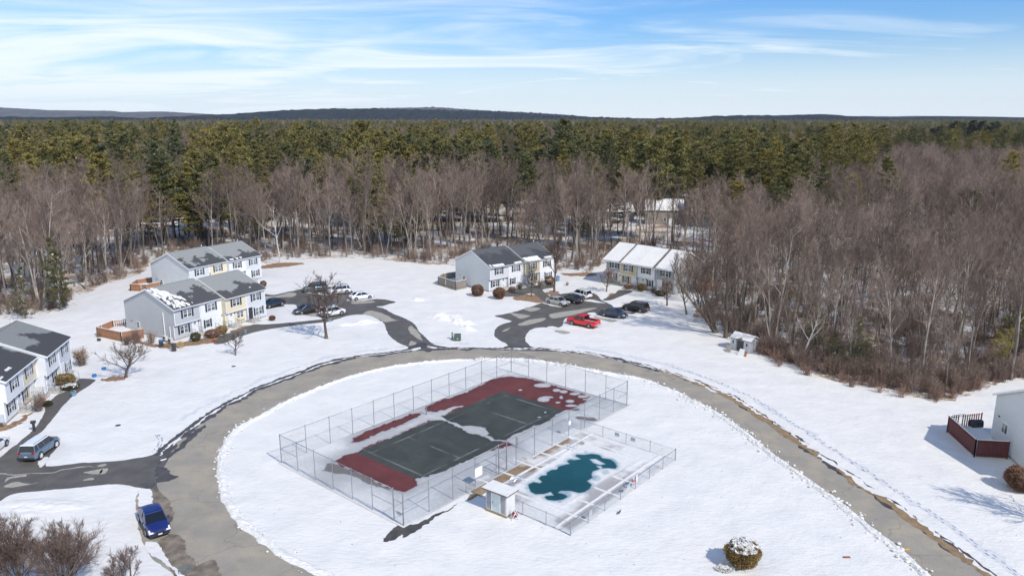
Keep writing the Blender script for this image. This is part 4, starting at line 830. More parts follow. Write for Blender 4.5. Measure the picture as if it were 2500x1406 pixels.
FAR = [small_house((1575, 548), R(-8), 12, 9, 4.6, 7.6, 'brown', True, 'taupe house with snowy roof seen through the trees, rightmost of the far group'),
       small_house((1440, 540), R(5), 15, 9, 3.0, 5.2, 'dgrey', True, 'long low grey house with snowy roof seen through the trees behind the dark roofed row'),
       small_house((1445, 500), R(18), 10, 8, 5.0, 7.6, 'dgrey', True, 'tall grey gabled house deep in the trees above the long low one'),
       small_house((1255, 540), R(-12), 13, 9, 3.0, 5.6, 'brown', True, 'brown house with snowy roof in the trees, leftmost of the middle group'),
       small_house((1660, 470), R(20), 11, 8, 3.2, 5.4, 'grey', True, 'small pale house with snowy roof far back among the pines'),
       small_house((770, 545), R(10), 11, 8, 3.0, 5.0, 'white', True, 'white house glimpsed through the wood behind the left lawn'),
       small_house((10, 625), R(10), 12, 8, 3.0, 5.2, 'pale', True, 'pale house in the trees at the far left edge'),
       small_house((2030, 640), R(0), 13, 8, 3.0, 5.0, 'brown', True, 'snow roofed house hidden in the right hand wood')]
# ---------------------------------------------------------------- privacy fences round the decks
WOOD = dict(o=pm('orange_brown_boards', (0.28, 0.13, 0.07), (0.38, 0.19, 0.10), 2.5, 0.85, 0.3, stretch=(4, 4, .5)), g=pm('weathered_boards', (0.17, 0.145, 0.125), (0.30, 0.26, 0.225), 2.5, 0.9, 0.3, stretch=(4, 4, .5)), r=pm('dark_red_boards', (0.095, 0.028, 0.028), (0.135, 0.045, 0.042), 2.5, 0.8, 0.3, stretch=(4, 4, .5)))
def board_fence(path, h, wood, label, gaps=(), deck=True, z0=.1, cap=True):
    path = [Vector((p.x, p.y, 0)) for p in path]; o = path[0]; t = empty('deck_fence', (o.x, o.y, 0), 0, label=label, cat='fence'); pl = [p - o for p in path]; rnd = random.Random(len(label))
    for si, (a, b_) in enumerate(zip(pl, pl[1:])):
        L_ = (b_ - a).length; d = (b_ - a) / L_; nn = Vector((-d.y, d.x, 0)); n = int(L_ / .15); mb = MB(); open_ = si in gaps
        for k in range(n):
            if open_ and k % 2: continue
            if rnd.random() < .015: continue
            s0 = k * .15; hh = h + rnd.uniform(-.015, .015); p = a + d * s0; q = a + d * (s0 + .138)
            c = [p - nn * .012, q - nn * .012, q + nn * .012, p + nn * .012]; b0 = len(mb.v); mb.v += [(v_.x, v_.y, z0) for v_ in c] + [(v_.x, v_.y, hh) for v_ in c]
            for f in ((0, 1, 5, 4), (1, 2, 6, 5), (2, 3, 7, 6), (3, 0, 4, 7), (4, 5, 6, 7)): mb.f.append(tuple(b0 + i for i in f)); mb.m.append(0)
        mb.build('board_panel', WOOD[wood], t)
        for z in (z0 + .25, h - .2): MB().tube([a + nn * .045 + Vector((0, 0, z)), b_ + nn * .045 + Vector((0, 0, z))], .03, 4).build('rail', WOOD[wood], t)
        if cap: MB().tube([a + Vector((0, 0, h + .035)), b_ + Vector((0, 0, h + .035))], .055, 4).build('snow_cap', SNOW, t)
        for p in (a, b_): MB().box(p.x - .05, p.x + .05, p.y - .05, p.y + .05, -.1, h + .06).build('post', WOOD[wood], t)
    if deck:
        q = [p for p in pl]; c = sum(q, Vector((0, 0, 0))) / len(q); q = [p + (c - p) * .02 for p in q]; mb = MB(); mb.slab([(p.x, p.y) for p in q], .02, .5); mb.build('deck_floor', SNOW, t)
    return t
def loc(h, ang, x, y): return h.location + Vector((math.cos(ang) * x - math.sin(ang) * y, math.sin(ang) * x + math.cos(ang) * y, 0))
bf = lambda h, a, y0, y1, d: [loc(h, a, -.06, y0), loc(h, a, -d, y0), loc(h, a, -d, y1), loc(h, a, -.06, y1)]
P1 = lambda p: [G(a, b_) for a, b_ in crop(200, 540, 3.906, p)]
board_fence(P1([(590, 1115), (380, 1150), (150, 1098), (300, 1035), (440, 1020)]), 1.55, 'o', 'orange brown board fence round the deck of the nearest left townhouse row', gaps=(3,))
board_fence(P1([(770, 640), (610, 672), (465, 665), (530, 620), (672, 600)]), 1.4, 'o', 'orange brown board fence behind the nearest row, beside the rear left townhouse')
P2 = lambda p: [G(a, b_) for a, b_ in crop(1050, 560, 6.25, p)]
board_fence(P2([(552, 895), (395, 930), (125, 845), (200, 800), (412, 770)]), 1.75, 'g', 'weathered grey board fence round the deck of the dark roofed middle townhouse')
board_fence([G(1752, 708), G(1700, 716), G(1697, 700), G(1735, 695)], 1.8, 'o', 'red brown board fence behind the snowy roofed townhouse, seen through the trees', cap=False)
board_fence([G(2458, 1120), G(2377.7, 1115.4), G(2312, 1055), G(2392, 1046)], 1.9, 'r', 'dark red board fence round the deck of the right edge house', gaps=(2,))
gr = empty('patio_furniture', G(2380, 1050), 0.1, label='dark covered patio furniture on the snowy deck inside the dark red fence', cat='furniture')
mb = MB(); mb.prism([(-.4, .5), (-.4, 1.0), (-.25, 1.2), (.25, 1.2), (.4, 1.0), (.4, .5)], -.65, -.02); mb.build('cover', DARKM, gr); mb = MB(); mb.prism([(-.4, .5), (-.35, 1.1), (-.2, 1.25), (.2, 1.2), (.4, .95), (.4, .5)], .02, .65); mb.build('cover', DARKM, gr)
# ---------------------------------------------------------------- pool house
a0, a1, a2 = G(1187, 1244), G(1236.5, 1263.5), G(1261, 1251.5)
pa = math.atan2((a1 - a0).y, (a1 - a0).x); pw = (a1 - a0).length; pd = 1.25
ph = empty('pool_house', (a0.x, a0.y, 0), pa, label='small louvred pool shed with snowy flat roof at the corner of the pool', cat='shed')
WHS = pm('off_white_panel', (0.66, 0.66, 0.65), (0.58, 0.58, 0.57), 1.5, 0.7, 0.2); LOUV = pm('grey_louvre', (0.30, 0.31, 0.33), (0.38, 0.39, 0.41), 2, 0.6)
MB().box(0, pw, 0, pd, .12, 2.1).build('wall', WHS, ph); MB().box(-.05, pw + .05, -.1, pd + .05, -.05, .12).build('timber_base', MUD, ph)
for x0 in (.08, pw - .62):
    lv = MB(); k = 0
    while k * .075 < 1.6: z = .3 + k * .075; lv.prism([(-.05, z), (-.002, z), (-.002, z + .055), (-.03, z + .03)], x0, x0 + .52); k += 1
    lv.build('louvre_panel', LOUV, ph)
d = MB().box(pw / 2 - .42, pw / 2 + .42, -.05, -.001, .2, 1.95).build('door', pm('blue_grey_door', (0.48, 0.54, 0.56), (0.55, 0.60, 0.62), 2, .6), ph); MB().tube([(pw / 2 - .32, -.09, 1.0), (pw / 2 - .32, -.09, 1.15)], .02, 6).build('handle', DARKM, d)
fm = MB(); fm.box(pw / 2 - .5, pw / 2 - .42, -.07, -.001, .2, 2.03); fm.box(pw / 2 + .42, pw / 2 + .5, -.07, -.001, .2, 2.03); fm.box(pw / 2 - .42, pw / 2 + .42, -.07, -.001, 1.95, 2.03); fm.build('door_frame', TRIM, ph)
MB().prism([(-.3, 2.10), (-.3, 2.20), (pd + .15, 2.20), (pd + .15, 2.10)], -.3, pw + .3).build('roof', pm('dark_weathered_wood', (.10, .08, .065), (.2, .16, .13), 3, .9, .3), ph)
MB().prism([(-.28, 2.202), (-.28, 2.26), (pd + .13, 2.26), (pd + .13, 2.202)], -.28, pw + .28).build('roof_snow', SNOW, ph)
rc_ = G(1257, 1266); cart = empty('hose_cart', (rc_.x, rc_.y, 0), pa + .9, label='red and white hose reel and stacked frames leaning on the pool shed wall', cat='hose reel')
for k in range(5): MB().tube([(0.2 * math.cos(a), k * .08 - .16, .42 + .2 * math.sin(a)) for a in np.linspace(0, 6.28, 15)], .028, 6).build('hose_loop', pm('dark_red_hose', (.22, .02, .02), (.3, .04, .03), 3, .6) if k == 0 else cart.children[0].data.materials[0], cart)
fm = MB()
for s_ in (-.26, .26): fm.tube([(-.35, s_, 0), (0.1, s_, .95)], .025, 5); fm.tube([(.35, s_, 0), (-.1, s_, .85)], .025, 5)
fm.tube([(.1, -.26, .93), (.1, .26, .93)], .025, 5); fm.tube([(-.1, -.26, .85), (-.1, .26, .85)], .025, 5); fm.build('reel_frame', TRIM, cart)
# ---------------------------------------------------------------- garden shed by the wood
s0, s1, s2 = G(1783, 851), G(1838, 866), G(1853, 857)
sa = math.atan2((s1 - s0).y, (s1 - s0).x); sw = 3.3; sdp = 2.3
sh = empty('garden_shed', (s0.x, s0.y, 0), sa, label='small grey garden shed with snowy roof and open doors at the right wood edge', cat='shed')
MB().prism([(0, 0), (0, 1.75), (sdp / 2, 2.35), (sdp, 1.75), (sdp, 0)], 0, sw).build('wall', SD['dgrey'], sh)
MB().prism([(-.12, 1.70), (-.12, 1.80), (sdp / 2, 2.43), (sdp + .12, 1.80), (sdp + .12, 1.70), (sdp / 2, 2.33)], -.15, sw + .15).build('roof', RF['g'], sh)
MB().prism([(-.11, 1.805), (-.11, 1.9), (sdp / 2, 2.53), (sdp + .11, 1.9), (sdp + .11, 1.805), (sdp / 2, 2.435)], -.14, sw + .14).build('roof_snow', SNOW, sh)
MB().box(sw * .34, sw * .66, -.03, -.002, .1, 1.7).build('doorway', DARKM, sh)
for x0, x1 in ((.0, sw * .30), (sw * .70, sw)):
    e = MB().box(x0 + .02, x1, -.12, -.035, .05, 1.72).build('door', pm('pale_grey_door', (.42, .44, .46), (.5, .52, .54), 2, .7), sh); MB().box((x0 + x1) / 2 - .12, (x0 + x1) / 2 + .12, -.128, -.1205, 1.0, 1.5).build('vent', DARKM, e)
mb = MB(); mb.prism([(sw * .30, 1.70), (sw * .70, 1.70), (sw * .5, 2.12)], -.3, .3, 'y'); mb.build('porch_gable', RF['g'], sh)
mb = MB(); mb.v = []; mb.slab([(-.2, 0), (.2, 0), (.2, .5), (-.2, .5)], 0, .6); 
pt = empty('plywood_sheet', G(1812, 868), sa, label='white and brown boards leaning in front of the garden shed doorway', cat='boards')
mb = MB(); mb.prism([(-.3, .0), (-.26, 0), (.14, .95), (.10, .95)], -.5, .3); mb.build('white_board', WHT, pt); mb = MB(); mb.prism([(-.15, .0), (-.11, 0), (.24, .75), (.20, .75)], .32, .7); mb.build('brown_board', WOOD['o'], pt)
rp = empty('wooden_ramp', G(1781, 856), sa + .4, label='brown wooden ramp leaning at the left side of the garden shed', cat='ramp'); MB().prism([(-.9, 0), (.2, .75), (.2, .68), (-.8, 0)], -.45, .25).build('planks', WOOD['g'], rp)
# ---------------------------------------------------------------- vehicles
def paint(name, c):
    m, t, b = newmat(name); b.inputs['Base Color'].default_value = (*c, 1); b.inputs['Roughness'].default_value = 0.3; b.inputs['Metallic'].default_value = 0.15; b.inputs['Coat Weight'].default_value = 0.7; b.inputs['Coat Roughness'].default_value = 0.06
    t.links.new(ramp(t, nz(t, 1.2, 4), [(0.35, c), (0.7, tuple(min(1, x * 1.08 + .006) for x in c))]), b.inputs['Base Color']); return m
m, t, b = newmat('car_glass'); b.inputs['Base Color'].default_value = (0.012, 0.015, 0.018, 1); b.inputs['Roughness'].default_value = 0.06; b.inputs['Specular IOR Level'].default_value = 0.7; CGL = m
TYRE = pm('tyre', (0.02, 0.02, 0.02), (0.03, 0.03, 0.03), 5, .8); RIM = pm('rim', (.42, .43, .45), (.5, .5, .52), 5, .35, metal=.6); RIMW = pm('white_rim', (.72, .72, .72), (.78, .78, .78), 5, .4); LAMP = pm('headlight', (.62, .64, .66), (.75, .76, .78), 5, .15); TAIL = pm('taillight', (.35, .01, .015), (.42, .02, .02), 5, .2); TRIMB = pm('black_plastic', (.018, .018, .02), (.03, .03, .03), 5, .55); PLATE = pm('plate', (.65, .65, .66), (.6, .6, .62), 5, .5)
def car(name, cat, label, pc, heading, colr, kind='sedan', roof=None, rim=None, group='cars parked by the townhouses', L_=4.7, W_=1.82, H_=None, snow_bed=False):
    """x forward; body lofted through stations"""
    e = empty(name, (pc.x, pc.y, 0.02), heading, label=label, cat=cat, group=group); P_ = paint(name + '_paint', colr)
    hw = W_ / 2; hl = L_ / 2
    if kind == 'sedan': st = [(-hl, .42, .62, .80, .84), (-hl + .12, .26, .80, .93, .93), (-hl + .75, .22, .88, 1.0, .98), (-.9, .20, .90, 1.0, 1.0), (.45, .20, .90, .98, 1.0), (1.0, .20, .86, .95, .99), (hl - .5, .22, .74, .84, .97), (hl - .12, .26, .64, .72, .88), (hl, .36, .52, .58, .74)]; cab = [(-1.75, .98, -.95, 1.42), (1.25, .93, .35, 1.44)]; zc = 1.42
    elif kind == 'suv': st = [(-hl, .45, .80, .98, .88), (-hl + .1, .28, .95, 1.06, .95), (-hl + .6, .25, 1.02, 1.08, 1.0), (-.8, .24, 1.02, 1.08, 1.0), (.7, .24, 1.02, 1.08, 1.0), (1.1, .24, 1.0, 1.08, .99), (hl - .45, .25, .94, 1.02, .97), (hl - .1, .30, .80, .90, .92), (hl, .40, .66, .74, .82)]; cab = [(-hl + .12, 1.05, -hl + .38, 1.68), (1.35, 1.05, .60, 1.66)]
    else: st = [(-hl, .55, .95, 1.06, .95), (-hl + .08, .45, .98, 1.10, .98), (-1.0, .42, 1.02, 1.12, 1.0), (-.4, .42, 1.04, 1.13, 1.0), (1.0, .42, 1.04, 1.14, 1.0), (1.5, .42, 1.04, 1.14, 1.0), (hl - .5, .42, 1.0, 1.10, .98), (hl - .08, .45, .92, 1.02, .96), (hl, .52, .80, .90, .90)]; cab = [(-.72, 1.12, -.50, 1.82), (1.55, 1.12, .85, 1.84)]
    mb = MB(); rows = []
    for x, zb, zs, zt, wf in st:
        w_ = hw * wf; rows.append([(x, -w_ * .90, zb), (x, -w_, zb + .14), (x, -w_, (zb + zs) / 2 + .03), (x, -w_ * .985, zs - .04), (x, -w_ * .93, zs + .02), (x, -w_ * .80, zt - .01), (x, 0, zt + .02), (x, w_ * .80, zt - .01), (x, w_ * .93, zs + .02), (x, w_ * .985, zs - .04), (x, w_, (zb + zs) / 2 + .03), (x, w_, zb + .14), (x, w_ * .90, zb)])
    b0 = len(mb.v)
    for r in rows: mb.v += r
    n = 13
    for i in range(len(rows) - 1):
        for k in range(n): k2 = (k + 1) % n; mb.f.append((b0 + i * n + k, b0 + i * n + k2, b0 + (i + 1) * n + k2, b0 + (i + 1) * n + k)); mb.m.append(0)
    mb.f.append(tuple(range(n))); mb.m.append(0); mb.f.append(tuple(range((len(rows) - 1) * n, len(rows) * n))[::-1]); mb.m.append(0)
    body = mb.build('body', P_, e, smooth=True); body.data.set_sharp_from_angle(angle=R(38))
    (xr0, zr0, xr1, zr1), (xf0, zf0, xf1, zf1) = cab; wb, wt = hw * .93, hw * .76; zr = zr1
    # dark glasshouse
    mb = MB(); b_ = [(xr0, -wb, zr0 - .03), (xf0, -wb * .97, zf0 - .03), (xf0, wb * .97, zf0 - .03), (xr0, wb, zr0 - .03)]; tt = [(xr1, -wt, zr), (xf1, -wt * .98, zf1), (xf1, wt * .98, zf1), (xr1, wt, zr)]
    mb.v += b_ + tt
    names = [('side_window', (0, 1, 5, 4)), ('windshield', (1, 2, 6, 5)), ('side_window', (2, 3, 7, 6)), ('rear_window', (3, 0, 4, 7))]
    vv = [Vector(p) for p in b_ + tt]; cen = sum(vv, Vector()) / 8
    for nm, q in names:
        m2 = MB(); m2.face([vv[i] for i in q]); m2.face([vv[i] + (cen - vv[i]) * .03 for i in q][::-1])
        for a_, c_ in zip(q, q[1:] + q[:1]): m2.face([vv[a_], vv[a_] + (cen - vv[a_]) * .03, vv[c_] + (cen - vv[c_]) * .03, vv[c_]])
        m2.build(nm, CGL, e)
    m2 = MB(); m2.face([vv[i] + Vector((0, 0, -.02)) for i in (4, 5, 6, 7)])
    rp_ = roof if roof else P_
    mb = MB(); xm = (xr1 + xf1) / 2; ring = lambda z, g_: [(xr1 - g_, -wt - g_ * .4, z), (xm, -wt - g_ * .5, z + .025), (xf1 + g_, -wt - g_ * .4, z), (xf1 + g_ * 1.1, 0, z + .02), (xf1 + g_, wt + g_ * .4, z), (xm, wt + g_ * .5, z + .025), (xr1 - g_, wt + g_ * .4, z), (xr1 - g_ * 1.1, 0, z + .02)]
    r0, r1, r2 = ring(zr - .02, .05), ring(zr + .03, .03), ring(zr + .06, -.12); b0 = len(mb.v); mb.v += r0 + r1 + r2
    for j in (0, 1):
        for k in range(8): k2 = (k + 1) % 8; mb.f.append((b0 + j * 8 + k, b0 + j * 8 + k2, b0 + (j + 1) * 8 + k2, b0 + (j + 1) * 8 + k)); mb.m.append(0)
    mb.f.append(tuple(b0 + 16 + k for k in range(8))); mb.m.append(0); mb.f.append(tuple(b0 + k for k in range(8))[::-1]); mb.m.append(0); mb.build('roof', rp_, e)
    pl_ = MB()
    for s_ in (-1, 1):
        pl_.tube([(xr0, s_ * wb * .99, zr0), (xr1, s_ * wt * 1.01, zr)], .045, 5); pl_.tube([(xf0, s_ * wb * .96, zf0), (xf1, s_ * wt * .99, zf1)], .035, 5)
        for fx in ((.46,) if kind == 'pickup' else (.50,)): pl_.tube([(xr0 + (xf0 - xr0) * fx, s_ * wb * 1.0, zr0), (xr1 + (xf1 - xr1) * fx, s_ * wt * 1.01, zr)], .035, 5)
        if kind == 'suv': pl_.tube([(xr0 + (xf0 - xr0) * .2, s_ * wb, zr0), (xr1 + (xf1 - xr1) * .17, s_ * wt * 1.01, zr)], .06, 5)
    pl_.build('pillar', P_, e)
    if kind == 'pickup':
        m2 = MB(); z = 1.125; m2.box(-hl + .14, -.86, -hw * .80, hw * .80, z, z + .012); m2.build('cargo_bed', TRIMB, e)
        for s_ in (-1, 1): MB().box(-hl + .05, -.80, s_ * hw * .88 - .07, s_ * hw * .88 + .07, 1.06, 1.32).build('bed_side', P_, e)
        MB().box(-hl - .01, -hl + .10, -hw * .84, hw * .84, .78, 1.31).build('tailgate', P_, e)
        m2 = MB(); [m2.box(-hl + .05, -.80, s_ * hw * .88 - .06, s_ * hw * .88 + .06, 1.321, 1.345) for s_ in (-1, 1)]; m2.build('bed_snow', SNOW, e)
        MB().box(-hl - .12, -hl + .02, -hw * .9, hw * .9, .50, .68).build('bumper', RIM, e)
    else: MB().box(-hl - .06, -hl + .06, -hw * .86, hw * .86, .34, .52).build('bumper', TRIMB, e)
    MB().box(hl - .10, hl + .05, -hw * .80, hw * .80, .30, .46).build('bumper', TRIMB, e)
    zg = .62 if kind == 'sedan' else .78; MB().box(hl - .12, hl + .035, -hw * .38, hw * .38, zg - .10, zg + .03).build('grille', TRIMB, e)
    wr = .34 if kind == 'sedan' else (.38 if kind == 'suv' else .42); wx = hl * .60
    for sx in (-1, 1):
        for s_ in (-1, 1):
            wm = MB().lathe([(0, -.10), (wr * .96, -.11), (wr, -.06), (wr, .06), (wr * .96, .11), (wr * .62, .115), (wr * .60, .09), (0, .09)] if s_ > 0 else [(0, .10), (wr * .96, .11), (wr, .06), (wr, -.06), (wr * .96, -.11), (wr * .62, -.115), (wr * .60, -.09), (0, -.09)], (sx * wx, s_ * (hw - .07), wr), 18, 'y').build('wheel', TYRE, e)
            rb = MB(); yo = s_ * (hw - .07 + .100)
            rb.lathe([(0, 0), (wr * .18, 0.0), (wr * .18, s_ * .012), (0, s_ * .015)], (sx * wx, yo, wr), 8, 'y'); rb.lathe([(wr * .58, -s_ * .01), (wr * .60, s_ * .018), (wr * .66, s_ * .018), (wr * .66, -s_ * .01)], (sx * wx, yo, wr), 18, 'y')
            for k in range(5):
                a = k * 2 * math.pi / 5; c, s2 = math.cos(a), math.sin(a); rb.tube([(sx * wx + c * wr * .15, yo + s_ * .004, wr + s2 * wr * .15), (sx * wx + c * wr * .60, yo + s_ * .004, wr + s2 * wr * .60)], .035, 4)
            rb.build('rim', rim or RIM, wm)
            ar = MB(); ar.tube([(sx * wx + (wr + .045) * math.cos(a), s_ * (hw - .005), wr + (wr + .045) * math.sin(a)) for a in np.linspace(.05, 3.09, 9)], .03, 4); ar.build('wheel_arch', TRIMB, e)
            zl = (.72 if kind == 'sedan' else .90)
            if sx > 0: MB().prism([(hl - .38, zl + .06), (hl - .02, zl - .06), (hl - .0, zl - .14), (hl - .30, zl - .08)], s_ * hw * .55 if s_ > 0 else -hw * .91, hw * .91 if s_ > 0 else -hw * .55, 'y').build('headlight', LAMP, e)
            else: MB().box(-hl - .015, -hl + .16, min(s_ * hw * .62, s_ * hw * .90), max(s_ * hw * .62, s_ * hw * .90), zl - .04, zl + .16).build('taillight', TAIL, e)
    for s_ in (-1, 1):
        mb = MB(); mb.lathe([(0, -.10), (.06, -.08), (.075, 0), (.06, .08), (0, .10)], (xf0 - .35, s_ * (hw + .10), zf0 + .05), 8, 'y'); mb.build('wing_mirror', P_, e)
        dl_ = MB(); dl_.box(-.02, .0, min(s_ * (hw - .0), s_ * (hw + .004)), max(s_ * hw, s_ * (hw + .004)), .38, .86); dl_.box(.28, .42, min(s_ * (hw - .0), s_ * (hw + .012)), max(s_ * hw, s_ * (hw + .012)), .80, .825); dl_.build('door_line', TRIMB, e)
    MB().box(-hl - .075, -hl - .062, -.16, .16, .56 if kind == 'sedan' else .60, .68 if kind == 'sedan' else .72).build('licence_plate', PLATE, e)
    MB().box(hl + .052, hl + .062, -.16, .16, .38, .50).build('licence_plate', PLATE, e)
    MB().box(-wx, wx, -hw * .8, hw * .8, .16, .34).build('underbody', TRIMB, e)
    if kind == 'suv':
        m2 = MB()
        for s_ in (-1, 1): m2.tube([(xr1 + .1, s_ * wt * .86, zr + .09), (xf1 - .1, s_ * wt * .86, zr + .09)], .025, 5)
        m2.build('roof_rail', TRIMB, e)
    return e
def hd(a, b_): p, q = G(*a), G(*b_); return math.atan2((q - p).y, (q - p).x)
def mid(a): return G(*a)
car('parked_car', 'car', 'glossy dark blue sedan parked on the ring road shoulder at the lower left', G(377, 1283), hd((358, 1245), (392, 1312)), (0.012, 0.022, 0.13), 'sedan', L_=4.85, group='cars parked by the townhouses')
car('parked_suv', 'car', 'slate blue SUV with white roof and white wheels in the lower left parking bay', G(99, 1106), hd((80, 1118), (124, 1086)), (0.10, 0.155, 0.215), 'suv', roof=paint('white_roof_paint', (.78, .79, .8)), rim=RIMW, L_=4.5)
car('parked_car', 'car', 'white sedan cut off by the left edge beside the lower left walkway', G(-22, 1104), hd((-30, 1118), (12, 1084)), (.74, .75, .76), 'sedan')
hl_ = hd((650, 752), (690, 742))
car('parked_car', 'car', 'dark navy sedan parked beside the end wall of the nearest left townhouse', G(666, 748), hd((692, 742), (645, 753)), (.02, .025, .035), 'sedan', L_=4.6)
car('parked_suv', 'car', 'teal grey SUV at the back of the left parking court', G(770, 711), hd((790, 710), (752, 714)), (.10, .17, .19), 'suv', L_=4.7)
car('parked_suv', 'car', 'white crossover behind the bare tree at the back of the left court', G(828, 717), hd((848, 716), (812, 720)), (.76, .77, .78), 'suv', L_=4.3)
car('parked_car', 'car', 'white sedan parked at the right side of the left court', G(882, 730), hd((862, 733), (903, 727)), (.78, .78, .79), 'sedan', L_=4.6)
car('parked_car', 'car', 'dark brown sedan behind the bare tree on the near side of the left court', G(749, 763), hd((780, 757), (722, 768)), (.035, .03, .032), 'sedan', L_=4.7)
car('parked_suv', 'car', 'white SUV behind the forked tree trunk on the near side of the left court', G(812, 770), hd((790, 775), (838, 766)), (.76, .77, .78), 'suv', L_=4.4)
car('parked_car', 'car', 'silver beige sedan, left of the trio before the dark roofed townhouse', G(1361, 743), hd((1340, 737), (1388, 747)), (.42, .41, .38), 'sedan', L_=4.7)
car('parked_car', 'car', 'dark green black sedan parked between the silver and the white car of the right court', G(1396, 737), hd((1418, 740), (1374, 730)), (.018, .03, .028), 'sedan', L_=4.6)
car('parked_suv', 'car', 'white SUV, right of the trio at the back of the right court', G(1419, 727), hd((1436, 731), (1398, 722)), (.76, .77, .78), 'suv', L_=4.3)
car('parked_car', 'car', 'dark blue sedan in a bay of the right court, between pickup and black SUV', G(1498, 773), hd((1468, 768), (1528, 777)), (.022, .04, .075), 'sedan', L_=4.8)
car('parked_suv', 'car', 'black SUV parked in the farthest bay of the right court', G(1552, 759), hd((1580, 763), (1524, 753)), (.008, .008, .011), 'suv', L_=4.7, W_=1.9)
car('pickup_truck', 'pickup', 'bright red pickup truck with snow dusted bed in the right parking court', G(1424, 795), hd((1462, 802), (1390, 788)), (.62, .008, .014), 'pickup', L_=5.5, W_=2.0)
# ---------------------------------------------------------------- utilities and small things
UG = pm('utility_green', (.055, .085, .065), (.075, .11, .085), 2, .55); UGP = pm('faded_green', (.22, .33, .22), (.3, .42, .3), 2, .6)
e = empty('transformer_box', G(1117, 831), -.05, label='dark green transformer box on the snow between the two court entrances', cat='transformer')
MB().prism([(-.5, .06), (-.5, .82), (-.35, .96), (.5, 1.0), (.5, .06)], -.5, .5).build('cabinet', UG, e); MB().box(-.56, .56, -.55, .5, -.05, .06).build('pad', CONC, e); MB().box(-.02, .14, -.515, -.502, .38, .50).build('warning_sticker', WHT, e); MB().box(-.01, .01, -.512, -.501, .1, .7).build('door_seam', DARKM, e)
e = empty('pedestal_box', G(1104.5, 828), -.05, label='slim pale green utility pedestal left of the dark green transformer', cat='utility box')
MB().box(-.14, .14, -.14, .14, 0, 1.0).build('casing', UGP, e); MB().box(-.16, .16, -.16, .16, 1.0, 1.06).build('cap', UG, e); MB().box(-.1, .1, -.15, -.141, .15, .3).build('sticker', INK, e)
def bin_(px, c, lid, label, rz=.3, s_=1.0):
    e = empty('wheeled_bin', G(*px), rz, label=label, cat='bin')
    MB().prism([(-.26 * s_, .05), (-.32 * s_, .95 * s_), (.32 * s_, .95 * s_), (.26 * s_, .05)], -.27 * s_, .27 * s_).build('tub', c, e); MB().prism([(-.36 * s_, .95 * s_), (-.34 * s_, 1.0 * s_), (.30 * s_, 1.06 * s_), (.36 * s_, .95 * s_)], -.31 * s_, .31 * s_).build('lid', lid, e)
    for y in (-.28, .28): MB().lathe([(0, -.03), (.12, -.03), (.12, .03), (0, .03)], (y * s_, .24 * s_, .12), 10, 'x').build('wheel', TYRE, e)
BLU = pm('blue_plastic', (.02, .16, .42), (.03, .2, .48), 3, .45); BGP = pm('dusty_blue_plastic', (.14, .24, .32), (.18, .28, .36), 3, .5)
bin_((394, 846), DARKM, BLU, 'black wheeled bin with blue lid at the corner of the nearest grey gable'); bin_((425, 857), DARKM, DARKM, 'all black wheeled bin in front of the nearest grey gable corner')
bin_((1362, 686), BGP, BLU, 'blue bin at the right end of the dark roofed townhouse'); 
bin_((641, 768), DARKM, DARKM, 'dark bin beside the parked navy sedan at the townhouse end')
def acunit(px, rz, label):
    e = empty('condenser_unit', G(*px), rz, label=label, cat='condenser'); MB().box(-.42, .42, -.18, .18, .25, .95).build('casing', pm('beige_casing', (.55, .54, .50), (.62, .61, .57), 3, .6), e)
    MB().lathe([(0, -.01), (.27, -.01), (.27, .01), (.0, .01)], (-.05, -.19, .6), 14, 'y').build('fan_grille', DARKM, e); mb = MB(); [mb.box(x - .03, x + .03, -.16, .16, 0, .25) for x in (-.35, .35)]; mb.build('foot', DARKM, e)
acunit((404, 834), R(61.5) - math.pi / 2 - .1, 'beige heat pump unit by the nearest grey gable wall, nearer the blue lidded bin'); acunit((417, 840), R(61.5) - math.pi / 2 - .1, 'beige heat pump unit at the front corner of the nearest grey gable')
for n_, (y0, z1) in enumerate(((2.5, 4.3), (1.2, 2.2))): MB().box(-.11, -.004, y0 - .05, y0 + .05, .3, z1).build('line_cover', TRIM, hB)
# small blue and odd things on the snow
def bucket(px, c, label, r=.16, h=.3, cat='bucket', nm='bucket'):
    e = empty(nm, G(*px), 0, label=label, cat=cat); MB().lathe([(0, .01), (r * .8, .01), (r, h), (r * .9, h), (r * .72, .06), (0, .05)], (0, 0, 0), 12).build('tub', c, e); MB().tube([(r * math.cos(a), 0, h + r * .9 * math.sin(a)) for a in np.linspace(0, math.pi, 9)], .012, 4).build('handle', RIM, e)
bucket((254, 902), BLU, 'small blue tub on the snow beside the gnarled tree', .3, .3); bucket((231, 920), BLU, 'blue bucket on the snow by the end of the left walkway', .3, .36)
bucket((180, 966), BGP, 'dusty blue tub beside the left walkway', .35, .45); bucket((106, 979), REDP, 'round red pot by the steps of the left edge townhouse', .26, .36, 'pot', 'garden_pot'); bucket((599, 814), BGP, 'grey blue bucket beside the path of the nearest townhouse row', .22, .4)
bucket((523, 834), REDP, 'small red pot at the start of the path by the nearest townhouse row', .22, .3, 'pot', 'garden_pot'); bucket((805, 785), BGP, 'pale blue recycling tub at the foot of the forked tree', .3, .4); bucket((242, 832), DARKM, 'black planter outside the orange brown deck fence', .3, .35, 'planter', 'planter')
e = empty('mailbox', G(84, 1052), .4, label='dark mailbox post at the head of the lower left walkway', cat='mailbox'); MB().box(-.12, .12, -.12, .12, 0, .95).build('post', DARKM, e); MB().box(-.25, .25, -.18, .18, .95, 1.2).build('box', DARKM, e)
e = empty('utility_meter', G(8, 1046), R(102.5), label='grey meter box on the end wall of the left edge townhouse', cat='meter'); MB().box(-.12, 0, -.25, .25, .8, 1.7).build('box', GREYS, e)
